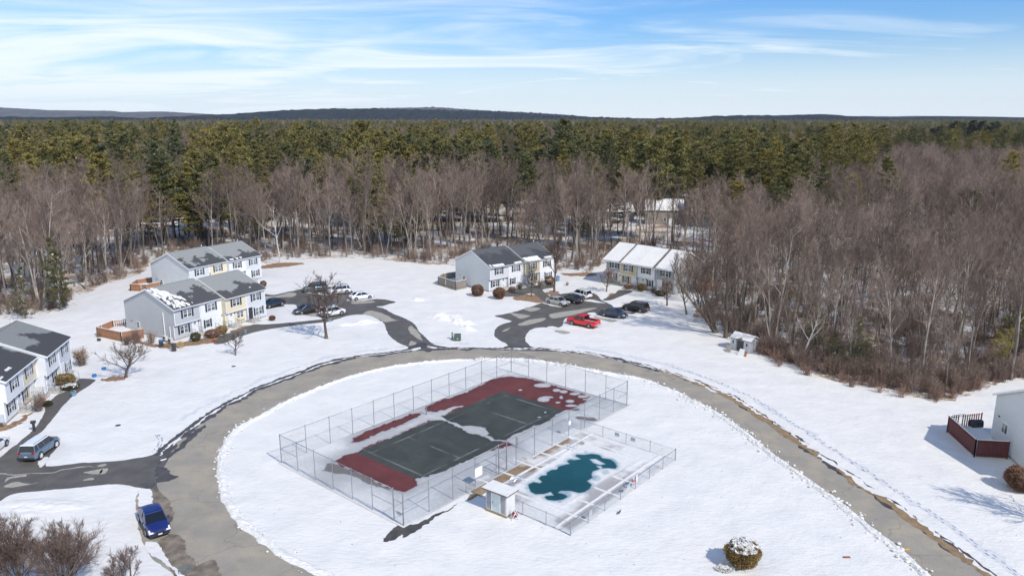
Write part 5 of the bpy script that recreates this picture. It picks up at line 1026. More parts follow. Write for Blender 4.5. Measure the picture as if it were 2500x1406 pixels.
for px, lab in (((570, 894), 'small dark round drain cover in the snow right of the gnarled tree'), ((288, 1038), 'dark crescent where a drain cover shows through the left lawn'),):
    MB().lathe([(0, .012), (.3, .012), (.3, .0)], (0, 0, 0), 14).build('drain_cover', DARKM, label=lab, cat='drain cover').location = G(*px)
o = MB().box(-.28, .28, -.10, .10, 0.005, .05).build('clay_brick', pm('rust', (.22, .075, .04), (.3, .11, .06), 3, .8), label='rust brown board lying on the snow right of the snow capped bush', cat='board'); o.location = G(2067, 1360)
o = MB().box(-.26, .26, -.05, .05, 0.03, .09).build('yellow_marker', pm('yellow_plastic', (.75, .40, .02), (.8, .48, .05), 3, .5), label='orange yellow marker stake lying on the road edge at the lower right', cat='marker'); o.location = G(2213, 1342); o.rotation_euler = (0, 0, .2)
mb = MB(); [mb.box(x, x + .035, -.45, .45, .026, .05) for x in (-.45, -.15, .15, .42)]; [mb.box(-.45, .455, y, y + .035, .0262, .048) for y in (-.45, -.15, .15, .415)]; o = mb.build('storm_grate', pm('grate', (.10, .17, .20), (.14, .22, .25), 3, .6), label='blue grey storm drain grate at the bottom left road edge', cat='grate'); o.location = G(450, 1390); o.rotation_euler = (0, 0, .5)
# crow on the snow
e = empty('bird', G(1512, 1254), .8, label='dark bird standing on the snow right of the pool fence', cat='bird')
mb = MB(); mb.tube([(-.26, 0, .10), (-.15, 0, .14), (-.03, 0, .18), (.08, 0, .22), (.13, 0, .29), (.18, 0, .33), (.23, 0, .32), (.30, 0, .31)], [.012, .05, .085, .075, .045, .042, .022, .004], 8); mb.tube([(0, .03, .12), (0.01, .03, 0)], .008, 4); mb.tube([(0, -.03, .12), (0.01, -.03, 0)], .008, 4); mb.build('body', DARKM, e, smooth=True)
# ---------------------------------------------------------------- vegetation
def bark(name, a, b_, var=0.35):
    m, t, b = newmat(name); b.inputs['Roughness'].default_value = 0.9; b.inputs['Specular IOR Level'].default_value = 0.2
    c = ramp(t, nz(t, 1.3, 4, stretch=(1, 1, .3)), [(0.35, a), (0.65, b_)]); r = ramp(t, objrand(t), [(0.0, 1 - var), (1.0, 1 + var)])
    t.links.new(mixc(t, 1.0, c, r, 'MULTIPLY'), b.inputs['Base Color']); return m
BARK = bark('grey_bark', (0.12, 0.10, 0.085), (0.33, 0.285, 0.245), .45); DBARK = bark('dark_bark', (0.085, 0.065, 0.052), (0.15, 0.12, 0.10), .1); TWIG = bark('brown_twigs', (0.162, 0.118, 0.094), (0.27, 0.205, 0.168), .42); DTWIG = bark('dark_twigs', (0.085, 0.058, 0.048), (0.14, 0.10, 0.083), .1)
BIRCH = bark('pale_bark', (0.42, 0.39, 0.36), (0.60, 0.57, 0.53), .1); RTW = bark('red_brown_twigs', (0.19, 0.115, 0.09), (0.30, 0.20, 0.16), .25); DRYL = bark('dry_leaves', (0.20, 0.11, 0.06), (0.33, 0.2, 0.12), .2)
def needle(name, a, b_, var):
    m, t, b = newmat(name); b.inputs['Roughness'].default_value = 0.8; b.inputs['Specular IOR Level'].default_value = 0.2
    c = ramp(t, nz(t, 0.5, 3), [(0.35, a), (0.65, b_)]); r = ramp(t, objrand(t), [(0.0, (.55, .66, .85)), (0.45, (.95, .97, 1)), (1.0, (1.30, 1.18, .90))])
    t.links.new(mixc(t, 1.0, c, r, 'MULTIPLY'), b.inputs['Base Color']); return m
NEED = needle('pine_needles', (0.115, 0.110, 0.040), (0.27, 0.235, 0.085), .3); GOLD = needle('golden_needles', (0.20, 0.18, 0.06), (0.34, 0.28, 0.09), .2); MNEED = needle('deep_green_needles', (0.055, 0.060, 0.026), (0.125, 0.12, 0.05), .2); SHADE_NEED = needle('cloud_shaded_needles', (0.018, 0.026, 0.020), (0.036, 0.046, 0.034), .2)  # the darkest needles carry the skyline grove's cloud shadow as colour
def bare_tree(seed, H=20.0, r0=0.17, first=0.38, ang1=(25, 48), nl=17, n2=7, n3=7, n4=4, limb=0.30, wob=0.03, tw=1.0, multi=1, lean=(0, 0)):
    rnd = random.Random(seed); tr, cr = MB(), MB(); g_ = rnd.gauss
    def path(p, d, L_, seg, wv, upb):
        pts = [p.copy()]; d = d.copy()
        for i in range(seg):
            d = (d + Vector((g_(0, wv), g_(0, wv), g_(0, wv) + upb))).normalized(); pts.append(pts[-1] + d * (L_ / seg))
        return pts
    def at(pts, s_):
        x = s_ * (len(pts) - 1); i = min(int(x), len(pts) - 2); return pts[i].lerp(pts[i + 1], x - i), (pts[i + 1] - pts[i]).normalized()
    def side(d, ang):
        a = Vector((g_(0, 1), g_(0, 1), g_(0, 1))); x = d.cross(a).normalized(); return (d * math.cos(ang) + x * math.sin(ang)).normalized()
    for k in range(multi):
        a0 = 2 * math.pi * k / multi + seed; tilt = 0 if multi == 1 else 0.22
        d0 = Vector((math.cos(a0) * tilt + lean[0], math.sin(a0) * tilt + lean[1], 1)).normalized(); Hk = H * (1 if k == 0 else rnd.uniform(.75, 1))
        tp = path(Vector((math.cos(a0) * .2 * (multi > 1), math.sin(a0) * .2 * (multi > 1), -.1)), d0, Hk * .93, 9, wob, .02)
        n_ = len(tp); rr = [r0 * (1 - i / (n_ - 1)) ** .75 + .02 for i in range(n_)]; rr[0] *= 1.35; tr.tube(tp, rr, 7, False)
        m_ = max(5, nl // multi)
        for i in range(m_):
            s_ = first + (1 - first) * (i + rnd.random()) / m_ * .98; p, d = at(tp, s_); rel = (s_ - first) / (1 - first)
            L1 = Hk * limb * (1.15 - .75 * rel) * rnd.uniform(.7, 1.25); r1 = r0 * (1 - s_) ** .75 * .50 + .026
            az_ = 2.4 * i + rnd.random(); an = R(rnd.uniform(*ang1)); dd = Vector((math.cos(az_) * math.sin(an), math.sin(az_) * math.sin(an), math.cos(an)))
            dd = (dd + d * .2).normalized(); lp = path(p, dd, L1, 5, .10, .06); tr.tube(lp, [r1 * (1 - j / 6.5) for j in range(6)], 5, False)
            for j in range(n2):
                s2 = .25 + .75 * (j + rnd.random()) / n2; p2, d2 = at(lp, min(s2, .99)); L2 = L1 * .48 * (1.2 - .6 * s2) * rnd.uniform(.7, 1.2)
                bp = path(p2, side(d2, R(rnd.uniform(22, 50))), L2, 3, .13, .10); r2 = max(.012, r1 * .38) * tw; cr.tube(bp, [r2, r2 * .75, r2 * .55, r2 * .3], 3, False)
                for q_ in range(n3):
                    p3, d3 = at(bp, .2 + .8 * rnd.random() * .98); L3 = L2 * .5 * rnd.uniform(.6, 1.2); t3 = path(p3, side(d3, R(rnd.uniform(20, 50))), L3, 2, .15, .12); r3 = .0125 * tw; cr.tube(t3, [r3, r3 * .8, r3 * .4], 3, False)
                    for w_ in range(n4):
                        p4, d4 = at(t3, rnd.random() * .98); t4 = side(d4, R(rnd.uniform(20, 45))); r4 = .0095 * tw; cr.tube([p4, p4 + (t4 + Vector((0, 0, .15))) * L3 * rnd.uniform(.4, .8)], [r4, r4 * .4], 3, False)
    return tr, cr
def pine_tree(seed, H=24.0, r0=0.26, base=0.35, spread=0.19, nb=60, full=1.0, snowy=0.008, conic=False):
    """white pine: plumes of needle tufts on upswept branches, open and uneven"""
    rnd = random.Random(seed); tr, cr = MB(), MB(); g_ = rnd.gauss
    tp = [Vector((g_(0, .06) * i, g_(0, .06) * i, -.1 + H * .97 * i / 8)) for i in range(9)]; tr.tube(tp, [r0 * (1 - i / 8.4) ** .8 for i in range(9)], 7, False)
    def trunk(z): x = max(0, min(7.99, z / (H * .97) * 8)); i = int(x); return tp[i].lerp(tp[i + 1], x - i)
    asym = rnd.uniform(0, 6.28)
    for i in range(nb):
        nw = max(6, nb // 5); wi_ = i // 5; s_ = min(1, (wi_ + .6 * rnd.random()) / (nw - 1)); z = H * (base + (1 - base) * s_ ** .9); az_ = 1.257 * i + wi_ * .7 + rnd.uniform(-.35, .35)
        prof = (1 - s_) ** (.9 if conic else .55) * (0.55 + .45 * min(1, s_ * 5)) ; L_ = H * spread * (prof + .05) * rnd.uniform(.55, 1.25) * (1 + .18 * math.cos(az_ - asym))
        up = .10 + .5 * s_ if not conic else -.1 + .5 * s_; p = trunk(z); d = Vector((math.cos(az_), math.sin(az_), up + g_(0, .08))).normalized()
        e_ = p + d * L_ + Vector((0, 0, L_ * .12)); tr.tube([p, p.lerp(e_, .5) - Vector((0, 0, L_ * .04)), e_], [r0 * .16 * (1.1 - s_), r0 * .10 * (1.1 - s_), .015], 4, False)
        nt_ = max(4, int(L_ * 3.4 * full))
        for k in range(nt_):
            f = (.22 if L_ > 1 else .0) + .80 * (k + rnd.random()) / nt_; c = p.lerp(e_, min(f, 1.02)); wd = L_ * .26 * (1.15 - f * .6)
            lat = Vector((-d.y, d.x, 0)).normalized(); c = c + lat * g_(0, wd) + Vector((0, 0, g_(0, .10) + .12))
            snow = rnd.random() < snowy and s_ > .1; cr.mi = 1 if snow else 0
            nn = 20 if not snow else 3
            for q_ in range(nn):
                dv = Vector((g_(0, 1), g_(0, 1), g_(0, .42) + .28)).normalized(); dv = (dv + d * .7).normalized(); ll = rnd.uniform(.32, .72) * H / 24; sd_ = dv.cross(Vector((g_(0, 1), g_(0, 1), g_(0, 1)))).normalized() * (rnd.uniform(.055, .12) * H / 24 if not snow else .16)
                b_ = c + Vector((g_(0, .08), g_(0, .08), g_(0, .08))); cr.face([b_ - sd_ * .5, b_ + dv * ll * .6 - sd_, b_ + dv * ll, b_ + dv * ll * .6 + sd_] if not snow else [b_ - sd_, b_ + dv * .2, b_ + sd_, b_ - dv * .2])
    cr.mi = 0; return tr, cr
def tree_thing(name, gen, mats, loc_, rz, s_, label, cat, group=None):
    e = empty(name, loc_, rz, label=label, cat=cat, group=group); e.scale = (s_,) * 3
    gen[0].build('trunk', mats[0], e, smooth=True); gen[1].build('crown', mats[1], e); return e
def dup(src, loc_, rz, s_, label=None, group=None, cat=None):
    r = src.copy(); col.objects.link(r); r.location = loc_; r.rotation_euler = (.07 * math.sin(rz * 7), .07 * math.cos(rz * 11), rz); r.scale = (s_,) * 3
    if label: r['label'] = label
    if group: r['group'] = group
    for ch in src.children:
        c = ch.copy(); col.objects.link(c); c.parent = r
    return r
rnd = random.Random(7)
_b = dict(n4=3, n3=6)
BV = [bare_tree(11, **_b), bare_tree(12, first=.45, ang1=(20, 40), **_b), bare_tree(13, nl=13, first=.28, limb=.36, ang1=(30, 55), **_b), bare_tree(14, r0=.22, limb=.33, nl=14, tw=1.2, **_b), bare_tree(15, H=20, multi=2, r0=.13, first=.35, **_b), bare_tree(16, nl=16, first=.5, ang1=(15, 30), limb=.25, **_b),
      bare_tree(17, nl=12, first=.4, lean=(.22, .05), wob=.06, limb=.32, **_b), bare_tree(18, H=20, multi=3, r0=.12, first=.25, nl=18, limb=.28, lean=(-.08, .1), **_b), bare_tree(19, H=17, nl=8, first=.3, ang1=(40, 75), limb=.3, n2=4, n3=3, n4=1, tw=1.3)]
PV = [pine_tree(21, spread=.25, nb=62), pine_tree(22, base=.45, nb=54, spread=.23), pine_tree(23, base=.28, spread=.27, nb=66), pine_tree(24, base=.5, nb=46, spread=.30, full=.9), pine_tree(25, conic=True, base=.2, spread=.22, nb=70)]
# ---- where trees stand
bld = [(h.location, h.rotation_euler[2], L_, D_) for h, L_, D_ in ((hA, 17.5, 12), (hB, 17.5, 12), (hD, 17.2, 11.4), (hE, 16.7, 11.2), (hF, 17.6, 12), (hG, 12, 17))]
bld += [(c, a, w_, d_) for c, w_, d_, a in FAR]
def inhouse(x, y, mg=1.8):
    for l, a, w_, d_ in bld:
        dx, dy = x - l.x, y - l.y; u_ = dx * math.cos(a) + dy * math.sin(a); v_ = -dx * math.sin(a) + dy * math.cos(a)
        if -mg < u_ < w_ + mg and -mg - 1 < v_ < d_ + mg: return True
    return False
CLEAR = [((1380, 590), (1700, 598), 7), ((1230, 600), (1330, 590), 6), ((380, 548), (520, 545), 9), ((1600, 560), (1700, 575), 9), ((1400, 545), (1550, 545), 7), ((300, 575), (480, 560), 8), ((1250, 555), (1300, 556), 6), ((1500, 585), (1700, 590), 5), ((2050, 620), (2200, 600), 6), ((700, 560), (800, 562), 5)]
CL3 = [(G(*a), G(*b_), r) for a, b_, r in CLEAR]
def inclear(x, y):
    p = Vector((x, y, 0))
    for a, b_, r in CL3:
        d = b_ - a; t_ = max(0, min(1, (p - a).dot(d) / d.length_squared))
        if (p - a - d * t_).length < r: return True
    return False
def pine_prob(px, py, x, y):
    n_ = .75 * noise.noise(Vector((x * .0045, y * .0045, 0))) + .6 * noise.noise(Vector((x * .014, y * .014, 0))) ; n2 = noise.noise(Vector((x * .03, y * .03, 5)))
    line = 585 if px < 700 else 555 if px < 1650 else 570 - max(0, px - 1850) * .42
    line = max(line, 385) + 75 * n2 + 45 * n_
    if py > line + 12: return (.22 if n2 > .05 else .04) if py < line + 70 and py < 610 else 0.0
    return min(.92, max(.03, .47 + 2.0 * n_ + .9 * n2))
cand = []
def ring(y0, y1, cell, rs):
    q = random.Random(rs); y = y0
    while y < y1:
        xw = y * .80 + 15; x = -xw
        while x < xw:
            X, Y = x + q.uniform(-.48, .48) * cell, y + q.uniform(-.48, .48) * cell; px, py = PX(X, Y)
            if py < edge_y(px) - 4 * 100 / Y and not inhouse(X, Y) and not inclear(X, Y):
                if q.random() < (.9 if noise.noise(Vector((X * .045, Y * .045, 2))) > -.28 else .45): cand.append((X, Y, px, py, q.random(), q.random(), q.random()))
            x += cell
        y += cell
ring(88, 250, 4.25, 1); ring(250, 480, 5.6, 2); ring(480, 1000, 8.0, 3); ring(1000, 2200, 13.0, 4); ring(2200, 3900, 22.0, 5)
bare, pines = [], []
for c in cand:
    X, Y, px, py, a, b_, d_ = c
    if a < pine_prob(px, py, X, Y):
        if b_ * 7 % 1 < (.58 if Y < 1000 else .8): pines.append(c)
    else: bare.append(c)
# height from the photograph's canopy: taller on the left and middle, thinner at the right edge wood
def hb(px, X, Y, r): 
    e = 21.5 if px < 1650 else 17.5
    return e * (.66 + .44 * r) / 20.0
invis = lambda c: -60 < c[2] < 2560 and c[3] < 1380
def zone(px, py, pine=False):
    if pine:
        return ('olive green pine in the evergreen belt above the left bare wood', 'pines of the left belt') if px < 850 else (('olive green pine in the evergreen belt behind the middle bare wood', 'pines of the middle belt') if px < 1700 else ('yellowish green pine rising above the bare wood on the right', 'pines of the right wood'))
    return ('tall leafless grey brown tree in the wood behind the two left townhouses', 'bare trees of the left wood') if px < 660 else (('tall leafless grey brown tree in the wood behind the middle lawn', 'bare trees of the middle wood') if px < 1690 else ('tall leafless brown tree in the dense wood on the right', 'bare trees of the right wood'))
def place(lst, V, nm, mats, pine, nmax, cat):
    lst.sort(key=lambda c: c[1]); protos = {}; rest = []; n = 0
    for c in lst:
        X, Y, px, py, a, b_, d_ = c; k = int(b_ * 97) % len(V); s_ = hb(px, X, Y, d_) if not pine else (.62 + .56 * d_ ** 1.6 + (.18 if a * 31 % 1 > .9 else 0)) * (1.0 if px < 1700 else .95)
        if Y > 800: s_ *= .82
        if n < nmax and invis(c):
            n += 1; lab, gp_ = zone(px, py, pine)
            mt_ = mats
            if k not in protos: protos[k] = tree_thing(nm, V[k], mats, (X, Y, 0), a * 99, s_, lab, cat, gp_)
            else: dup(protos[k], (X, Y, 0), a * 99 % 6.28, s_, lab, gp_)
        else: rest.append((X, Y, k, a * 99 % 6.28, s_))
    return protos, rest
bprot, brest = place(bare, BV, 'bare_tree', (BARK, TWIG), False, 298, 'bare tree')
pprot, prest = place(pines, PV, 'pine_tree', (BARK, [NEED, SNOW]), True, 290, 'pine tree')
# ---- the far wood: one object, instances of the same tree meshes on points
def scatter(name, pts, protos, label):
    me = bpy.data.meshes.new(name); me.from_pydata([(p[0], p[1], 0) for p in pts], [], [])
    for nm, ix, ty in (('kind', 2, 'INT'), ('turn', 3, 'FLOAT'), ('size', 4, 'FLOAT')):
        a = me.attributes.new(nm, ty, 'POINT'); a.data.foreach_set('value', [p[ix] for p in pts])
    o = bpy.data.objects.new(name, me); col.objects.link(o); tag(o, label=label, kind='stuff')
    ng = bpy.data.node_groups.new(name, 'GeometryNodeTree'); ng.interface.new_socket(name='Geometry', in_out='INPUT', socket_type='NodeSocketGeometry'); ng.interface.new_socket(name='Geometry', in_out='OUTPUT', socket_type='NodeSocketGeometry')
    A, L2 = ng.nodes.new, ng.links.new; gi, go = A('NodeGroupInput'), A('NodeGroupOutput'); jo = A('GeometryNodeJoinGeometry')
    kd = A('GeometryNodeInputNamedAttribute'); kd.data_type = 'INT'; kd.inputs[0].default_value = 'kind'; tn = A('GeometryNodeInputNamedAttribute'); tn.data_type = 'FLOAT'; tn.inputs[0].default_value = 'turn'; sz = A('GeometryNodeInputNamedAttribute'); sz.data_type = 'FLOAT'; sz.inputs[0].default_value = 'size'
    cz = A('ShaderNodeCombineXYZ'); L2(tn.outputs[0], cz.inputs[2])
    for k, pr in protos.items():
        cm = A('FunctionNodeCompare'); cm.data_type = 'INT'; cm.operation = 'EQUAL'; L2(kd.outputs[0], cm.inputs[2]); cm.inputs[3].default_value = k
        jj = A('GeometryNodeJoinGeometry')
        for ch in (pr.children if hasattr(pr, 'children') and pr.children else [pr]):
            oi = A('GeometryNodeObjectInfo'); oi.inputs[0].default_value = ch; oi.transform_space = 'ORIGINAL'; L2(oi.outputs['Geometry'], jj.inputs[0])
        io = A('GeometryNodeInstanceOnPoints'); L2(gi.outputs[0], io.inputs[0]); L2(cm.outputs[0], io.inputs['Selection']); L2(jj.outputs[0], io.inputs['Instance']); L2(cz.outputs[0], io.inputs['Rotation']); L2(sz.outputs[0], io.inputs['Scale']); L2(io.outputs[0], jo.inputs[0])
    L2(jo.outputs[0], go.inputs[0]); md = o.modifiers.new('scatter', 'NODES'); md.node_group = ng; return o
print('bare', len(bare), 'pines', len(pines), 'rest', len(brest), len(prest))
bf_ = lambda s_: dict(s_)
scatter('bare_wood', brest, bprot, 'mass of leafless trees filling the wood beyond the nearest trunks')
scatter('pine_forest', prest, pprot, 'olive green pine forest reaching to the hills')
# ---------------------------------------------------------------- single trees with a look of their own
def single(name, gen, mats, px, label, cat, s_=1.0, rz=0.0): return tree_thing(name, gen, mats, G(*px), rz, s_, label, cat)
def stemmed(seed, H, R_, mats_tw=1.0, n=14, low=.12):  # ornamental tree with a wide low crown
    return bare_tree(seed, H, r0=H * .028, first=low + .08, ang1=(38, 72), nl=n, n2=6, n3=6, n4=3, limb=R_, wob=.06, tw=mats_tw * .9)
single('shade_tree', bare_tree(101, 9.3, r0=.22, first=.24, ang1=(35, 68), nl=15, n2=7, n3=6, n4=3, limb=.52, wob=.05, tw=1.6), (DBARK, DTWIG), (797, 826), 'bare forked shade tree on the snow at the near side of the left parking court', 'bare tree')
single('shade_tree', bare_tree(102, 11.5, r0=.19, first=.30, ang1=(18, 38), nl=18, n2=7, n3=7, n4=3, limb=.34), (DBARK, DTWIG), (1353, 712), 'tall bare tree with dense oval crown in front of the dark roofed townhouse', 'bare tree')
single('ornamental_tree', bare_tree(103, 5.5, r0=.10, first=.22, ang1=(20, 45), nl=14, n2=6, n3=5, n4=3, limb=.36), (DBARK, DTWIG), (1297, 724), 'small bare tree before the cream unit of the dark roofed townhouse', 'bare tree')
single('ornamental_tree', stemmed(104, 4.6, .50, 1.1, 18), (DBARK, RTW), (1480, 712), 'round headed small bare tree left of the path to the snowy roofed townhouse', 'bare tree')
single('ornamental_tree', stemmed(105, 5.4, .38, 1.1, 18), (DBARK, RTW), (1628, 746), 'small bare tree in front of the right end of the snowy roofed townhouse', 'bare tree')
single('crab_apple_tree', bare_tree(106, 3.9, r0=.17, first=.28, ang1=(55, 85), nl=13, n2=7, n3=7, n4=3, limb=.80, wob=.12, tw=.9), (DBARK, DTWIG), (308, 921), 'gnarled low bare tree with wide spreading crown on the left lawn', 'bare tree', 1.0, 1.2)
single('sapling', stemmed(107, 3.2, .55, .9, 12), (DBARK, DTWIG), (575, 867), 'little bare sapling alone on the lawn before the nearest left townhouse', 'bare tree')
single('leaning_tree', bare_tree(108, 16, r0=.16, first=.2, ang1=(25, 60), nl=24, n2=7, n3=6, n4=3, limb=.34, multi=4, lean=(-.55, .0), wob=.06), (DBARK, DTWIG), (1748, 812), 'many stemmed bare tree leaning left over the snow at the right wood corner', 'bare tree')
single('edge_tree', bare_tree(109, 17, r0=.28, first=.32, ang1=(20, 40), nl=16, limb=.3), (DBARK, DTWIG), (1771, 824), 'thick trunked bare tree standing just left of the garden shed', 'bare tree')
for i, (px, H, sd_, lab) in enumerate((((2030, 830), 13, 110, 'pale barked forked tree in the front of the right wood'), ((2098, 790), 11, 111, 'second pale barked tree further right in the right wood'), ((685, 640), 15, 112, 'white stemmed tree at the edge of the middle wood near the rear left townhouse'), ((1960, 885), 9, 113, 'small crooked pale tree at the front edge of the right wood'))):
    single('pale_tree', bare_tree(sd_, H, r0=.15, first=.35, ang1=(20, 50), nl=11, n2=5, n3=5, n4=3, limb=.33, wob=.06), (BIRCH, BIRCH if i == 0 else TWIG), px, lab, 'bare tree')
hp = G(2475, 1300); 
e_tree = tree_thing('shade_tree', bare_tree(114, 9.5, r0=.19, first=.22, ang1=(20, 42), nl=18, n2=6, n3=5, n4=3, limb=.40, wob=.02, tw=1.4), (BARK, TWIG), (47.8, 56.2, 0), 0, 1.0, 'bare tree at the right edge of the frame casting a branching shadow on the snow', 'bare tree')
# evergreens near the camera
single('pine_tree', pine_tree(121, 13, .16, .10, .22, 70, 1.3, .01, True), (BARK, [MNEED, SNOW]), (150, 757), 'dark green young pine at the left wood edge beyond the left townhouses', 'pine tree')
single('pine_tree', pine_tree(122, 9, .12, .06, .24, 46, 1.3, .01, True), (BARK, [MNEED, SNOW]), (62, 778), 'smaller green young pine left of the first, at the far left wood edge', 'pine tree')
single('pine_tree', pine_tree(123, 11, .16, .08, .27, 76, 2.2, .02, True), (BARK, [GOLD, SNOW]), (2490, 855), 'bright yellow green pine at the right edge of the frame before the wood', 'pine tree')
single('pine_tree', pine_tree(124, 7.5, .12, .06, .30, 64, 2.4, .01, True), (BARK, [NEED, SNOW]), (2085, 905), 'low dark green pine in the front brush of the right wood', 'pine tree')
single('pine_tree', pine_tree(125, 7.5, .12, .06, .27, 60, 2.2, .01, True), (BARK, [NEED, SNOW]), (1990, 860), 'short olive pine left of the dark one in the right wood brush', 'pine tree')
single('pine_tree', pine_tree(126, 29, .32, .42, .19, 72, 1.5, .01), (BARK, [GOLD, SNOW]), (1595, 600), 'tallest golden green pine above the snowy roofed townhouse', 'pine tree')
single('pine_tree', pine_tree(127, 28, .30, .42, .17, 66, 1.5, .01), (BARK, [GOLD, SNOW]), (1640, 590), 'tall pine just right of the tallest golden one', 'pine tree')
single('pine_tree', pine_tree(131, 27, .30, .45, .18, 60, 1.5, .01), (BARK, [GOLD, SNOW]), (1562, 590), 'tall pine just left of the tallest golden one', 'pine tree')
single('pine_tree', pine_tree(128, 23, .24, .30, .17, 64, 1.5, .02), (BARK, [GOLD, SNOW]), (548, 600), 'yellow green slender pine above the rear left townhouse', 'pine tree')
single('pine_tree', pine_tree(129, 17, .2, .3, .26, 66, 1.6, .03), (BARK, [NEED, SNOW]), (2350, 640), 'single green pine standing out of the right bare wood', 'pine tree')
single('pine_tree', pine_tree(130, 8, .12, .10, .20, 40, 1.2, .0), (BARK, [NEED, SNOW]), (1925, 770), 'brownish green small pine in the right wood behind the garden shed', 'pine tree')
# pine grove on the right skyline, cloud shadow put into its needle colour
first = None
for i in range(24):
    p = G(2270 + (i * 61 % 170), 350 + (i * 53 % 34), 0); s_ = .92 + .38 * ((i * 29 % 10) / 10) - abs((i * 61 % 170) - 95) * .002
    if first is None: first = tree_thing('cloud_shaded_pine', PV[2], (BARK, [SHADE_NEED, SHADE_NEED]), p, i, s_, 'very dark pine of the grove standing above the right skyline', 'pine tree', 'dark pines on the right skyline')
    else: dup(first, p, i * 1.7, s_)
# ---- shrubs
def shrub(seed, H, R_, n=60, leafy=0, ball=False, tw=1.0):
    rnd = random.Random(seed); mb = MB(); g_ = rnd.gauss; st = MB()
    for i in range(n):
        a = rnd.uniform(0, 6.28); t_ = rnd.uniform(.08, .9); d = Vector((math.cos(a) * t_ * R_ / H, math.sin(a) * t_ * R_ / H, 1)).normalized() ; L_ = H * rnd.uniform(.6, 1.05) * (1 - .2 * t_)
        p = Vector((g_(0, R_ * .12), g_(0, R_ * .12), -.03)); pts = [p]
        for k in range(3): d = (d + Vector((g_(0, .13), g_(0, .13), .02))).normalized(); pts.append(pts[-1] + d * L_ / 3)
        st.tube(pts, [.018 * tw, .014 * tw, .010 * tw, .004], 3, False)
        for k in range(9):
            s_ = rnd.uniform(.3, .98) * 3; j = min(int(s_), 2); q = pts[j].lerp(pts[j + 1], s_ - j); dd = (d + Vector((g_(0, .6), g_(0, .6), g_(0, .4)))).normalized(); st.tube([q, q + dd * H * rnd.uniform(.1, .25)], [.008 * tw, .003], 3, False)
            if leafy and rnd.random() < leafy:
                u_ = Vector((g_(0, 1), g_(0, 1), g_(0, 1))).normalized() * .07; v_ = u_.cross(dd).normalized() * .05; q2 = q + dd * H * .15; mb.face([q2 - u_, q2 + v_, q2 + u_, q2 - v_])
    return st, mb
def ball_shrub(seed, rx, ry, H, dens, leafs, stem=True):
    """clipped shrub: thousands of short sprigs filling an uneven ellipsoid"""
    rnd = random.Random(seed); mb, st = MB(), MB(); g_ = rnd.gauss; n = int(dens)
    for i in range(n):
        d = Vector((g_(0, 1), g_(0, 1), g_(0, 1))).normalized(); r = rnd.uniform(.55, 1.0) ** .4; r *= 1 + .20 * noise.noise(d * 2.2 + Vector((seed, 0, 0))) + (.12 if rnd.random() < .05 else 0)
        p = Vector((d.x * rx * r, d.y * ry * r, H * .52 + d.z * H * .48 * r)); nd = (d + Vector((g_(0, .5), g_(0, .5), g_(0, .5)))).normalized(); s_ = leafs * rnd.uniform(.6, 1.3); u_ = nd.cross(Vector((g_(0, 1), g_(0, 1), g_(0, 1)))).normalized() * s_ * .35
        mb.mi = 1 if (d.z > .45 and r > .8 and noise.noise(p * 3.4 + Vector((seed, 3, 3))) + (d.z - .62) * .9 > -.06) else 0
        if mb.mi: u_ *= 2.2; nd = Vector((0, 0, 1)); p.z += .03; v_ = Vector((u_.y, -u_.x, 0)) ; mb.face([p - u_, p - v_, p + u_, p + v_])
        else: mb.face([p - u_, p + nd * s_ * .5 - u_ * .8, p + nd * s_, p + nd * s_ * .5 + u_ * .8])
    for i in range(16):
        a = rnd.uniform(0, 6.28); st.tube([(g_(0, .08), g_(0, .08), 0), (math.cos(a) * rx * .5, math.sin(a) * ry * .5, H * .5)], [.035, .012], 4, False)
    mb.mi = 0; return st, mb
def bushy(px, gen, mats, label, s_=1.0, name='shrub', cat='shrub'):
    e = empty(name, G(*px), 0, label=label, cat=cat); e.scale = (s_,) * 3
    gen[0].build('stems', mats[0], e)
    if gen[1].v: gen[1].build('foliage', mats[1], e)
    return e
OLV = bark('olive_foliage', (0.18, 0.12, 0.045), (0.30, 0.21, 0.085), .1); BRN = bark('brown_foliage', (0.16, 0.085, 0.055), (0.26, 0.15, 0.10), .15); DGR = bark('dark_green_foliage', (0.05, 0.055, 0.03), (0.10, 0.095, 0.05), .2); STRAW = bark('straw_grass', (0.45, 0.33, 0.17), (0.62, 0.48, 0.28), .1)
bushy((1811, 1380), ball_shrub(201, 1.25, 1.15, 2.15, 26000, .12), (BARK, [OLV, SNOW]), 'big clipped olive shrub with snow on top in the lower right snow field')
bushy((1770, 1390), ball_shrub(202, .7, .5, .28, 1500, .10), (BARK, [SNOW, SNOW]), 'low snow covered clump at the foot of the big clipped olive shrub')
bushy((2490, 1195), ball_shrub(203, 1.35, 1.3, 2.2, 20000, .12), (BARK, [BRN, BRN]), 'clipped brown shrub at the right edge beside the pale gable wall')
bushy((1166, 722), ball_shrub(204, 1.15, 1.15, 2.1, 7000, .16), (BARK, [BRN, BRN]), 'round red brown shrub left of the dark roofed townhouse corner')
bushy((1219, 729), ball_shrub(205, 1.15, 1.15, 2.1, 7000, .16), (BARK, [BRN, BRN]), 'round red brown shrub before the first unit of the dark roofed townhouse')
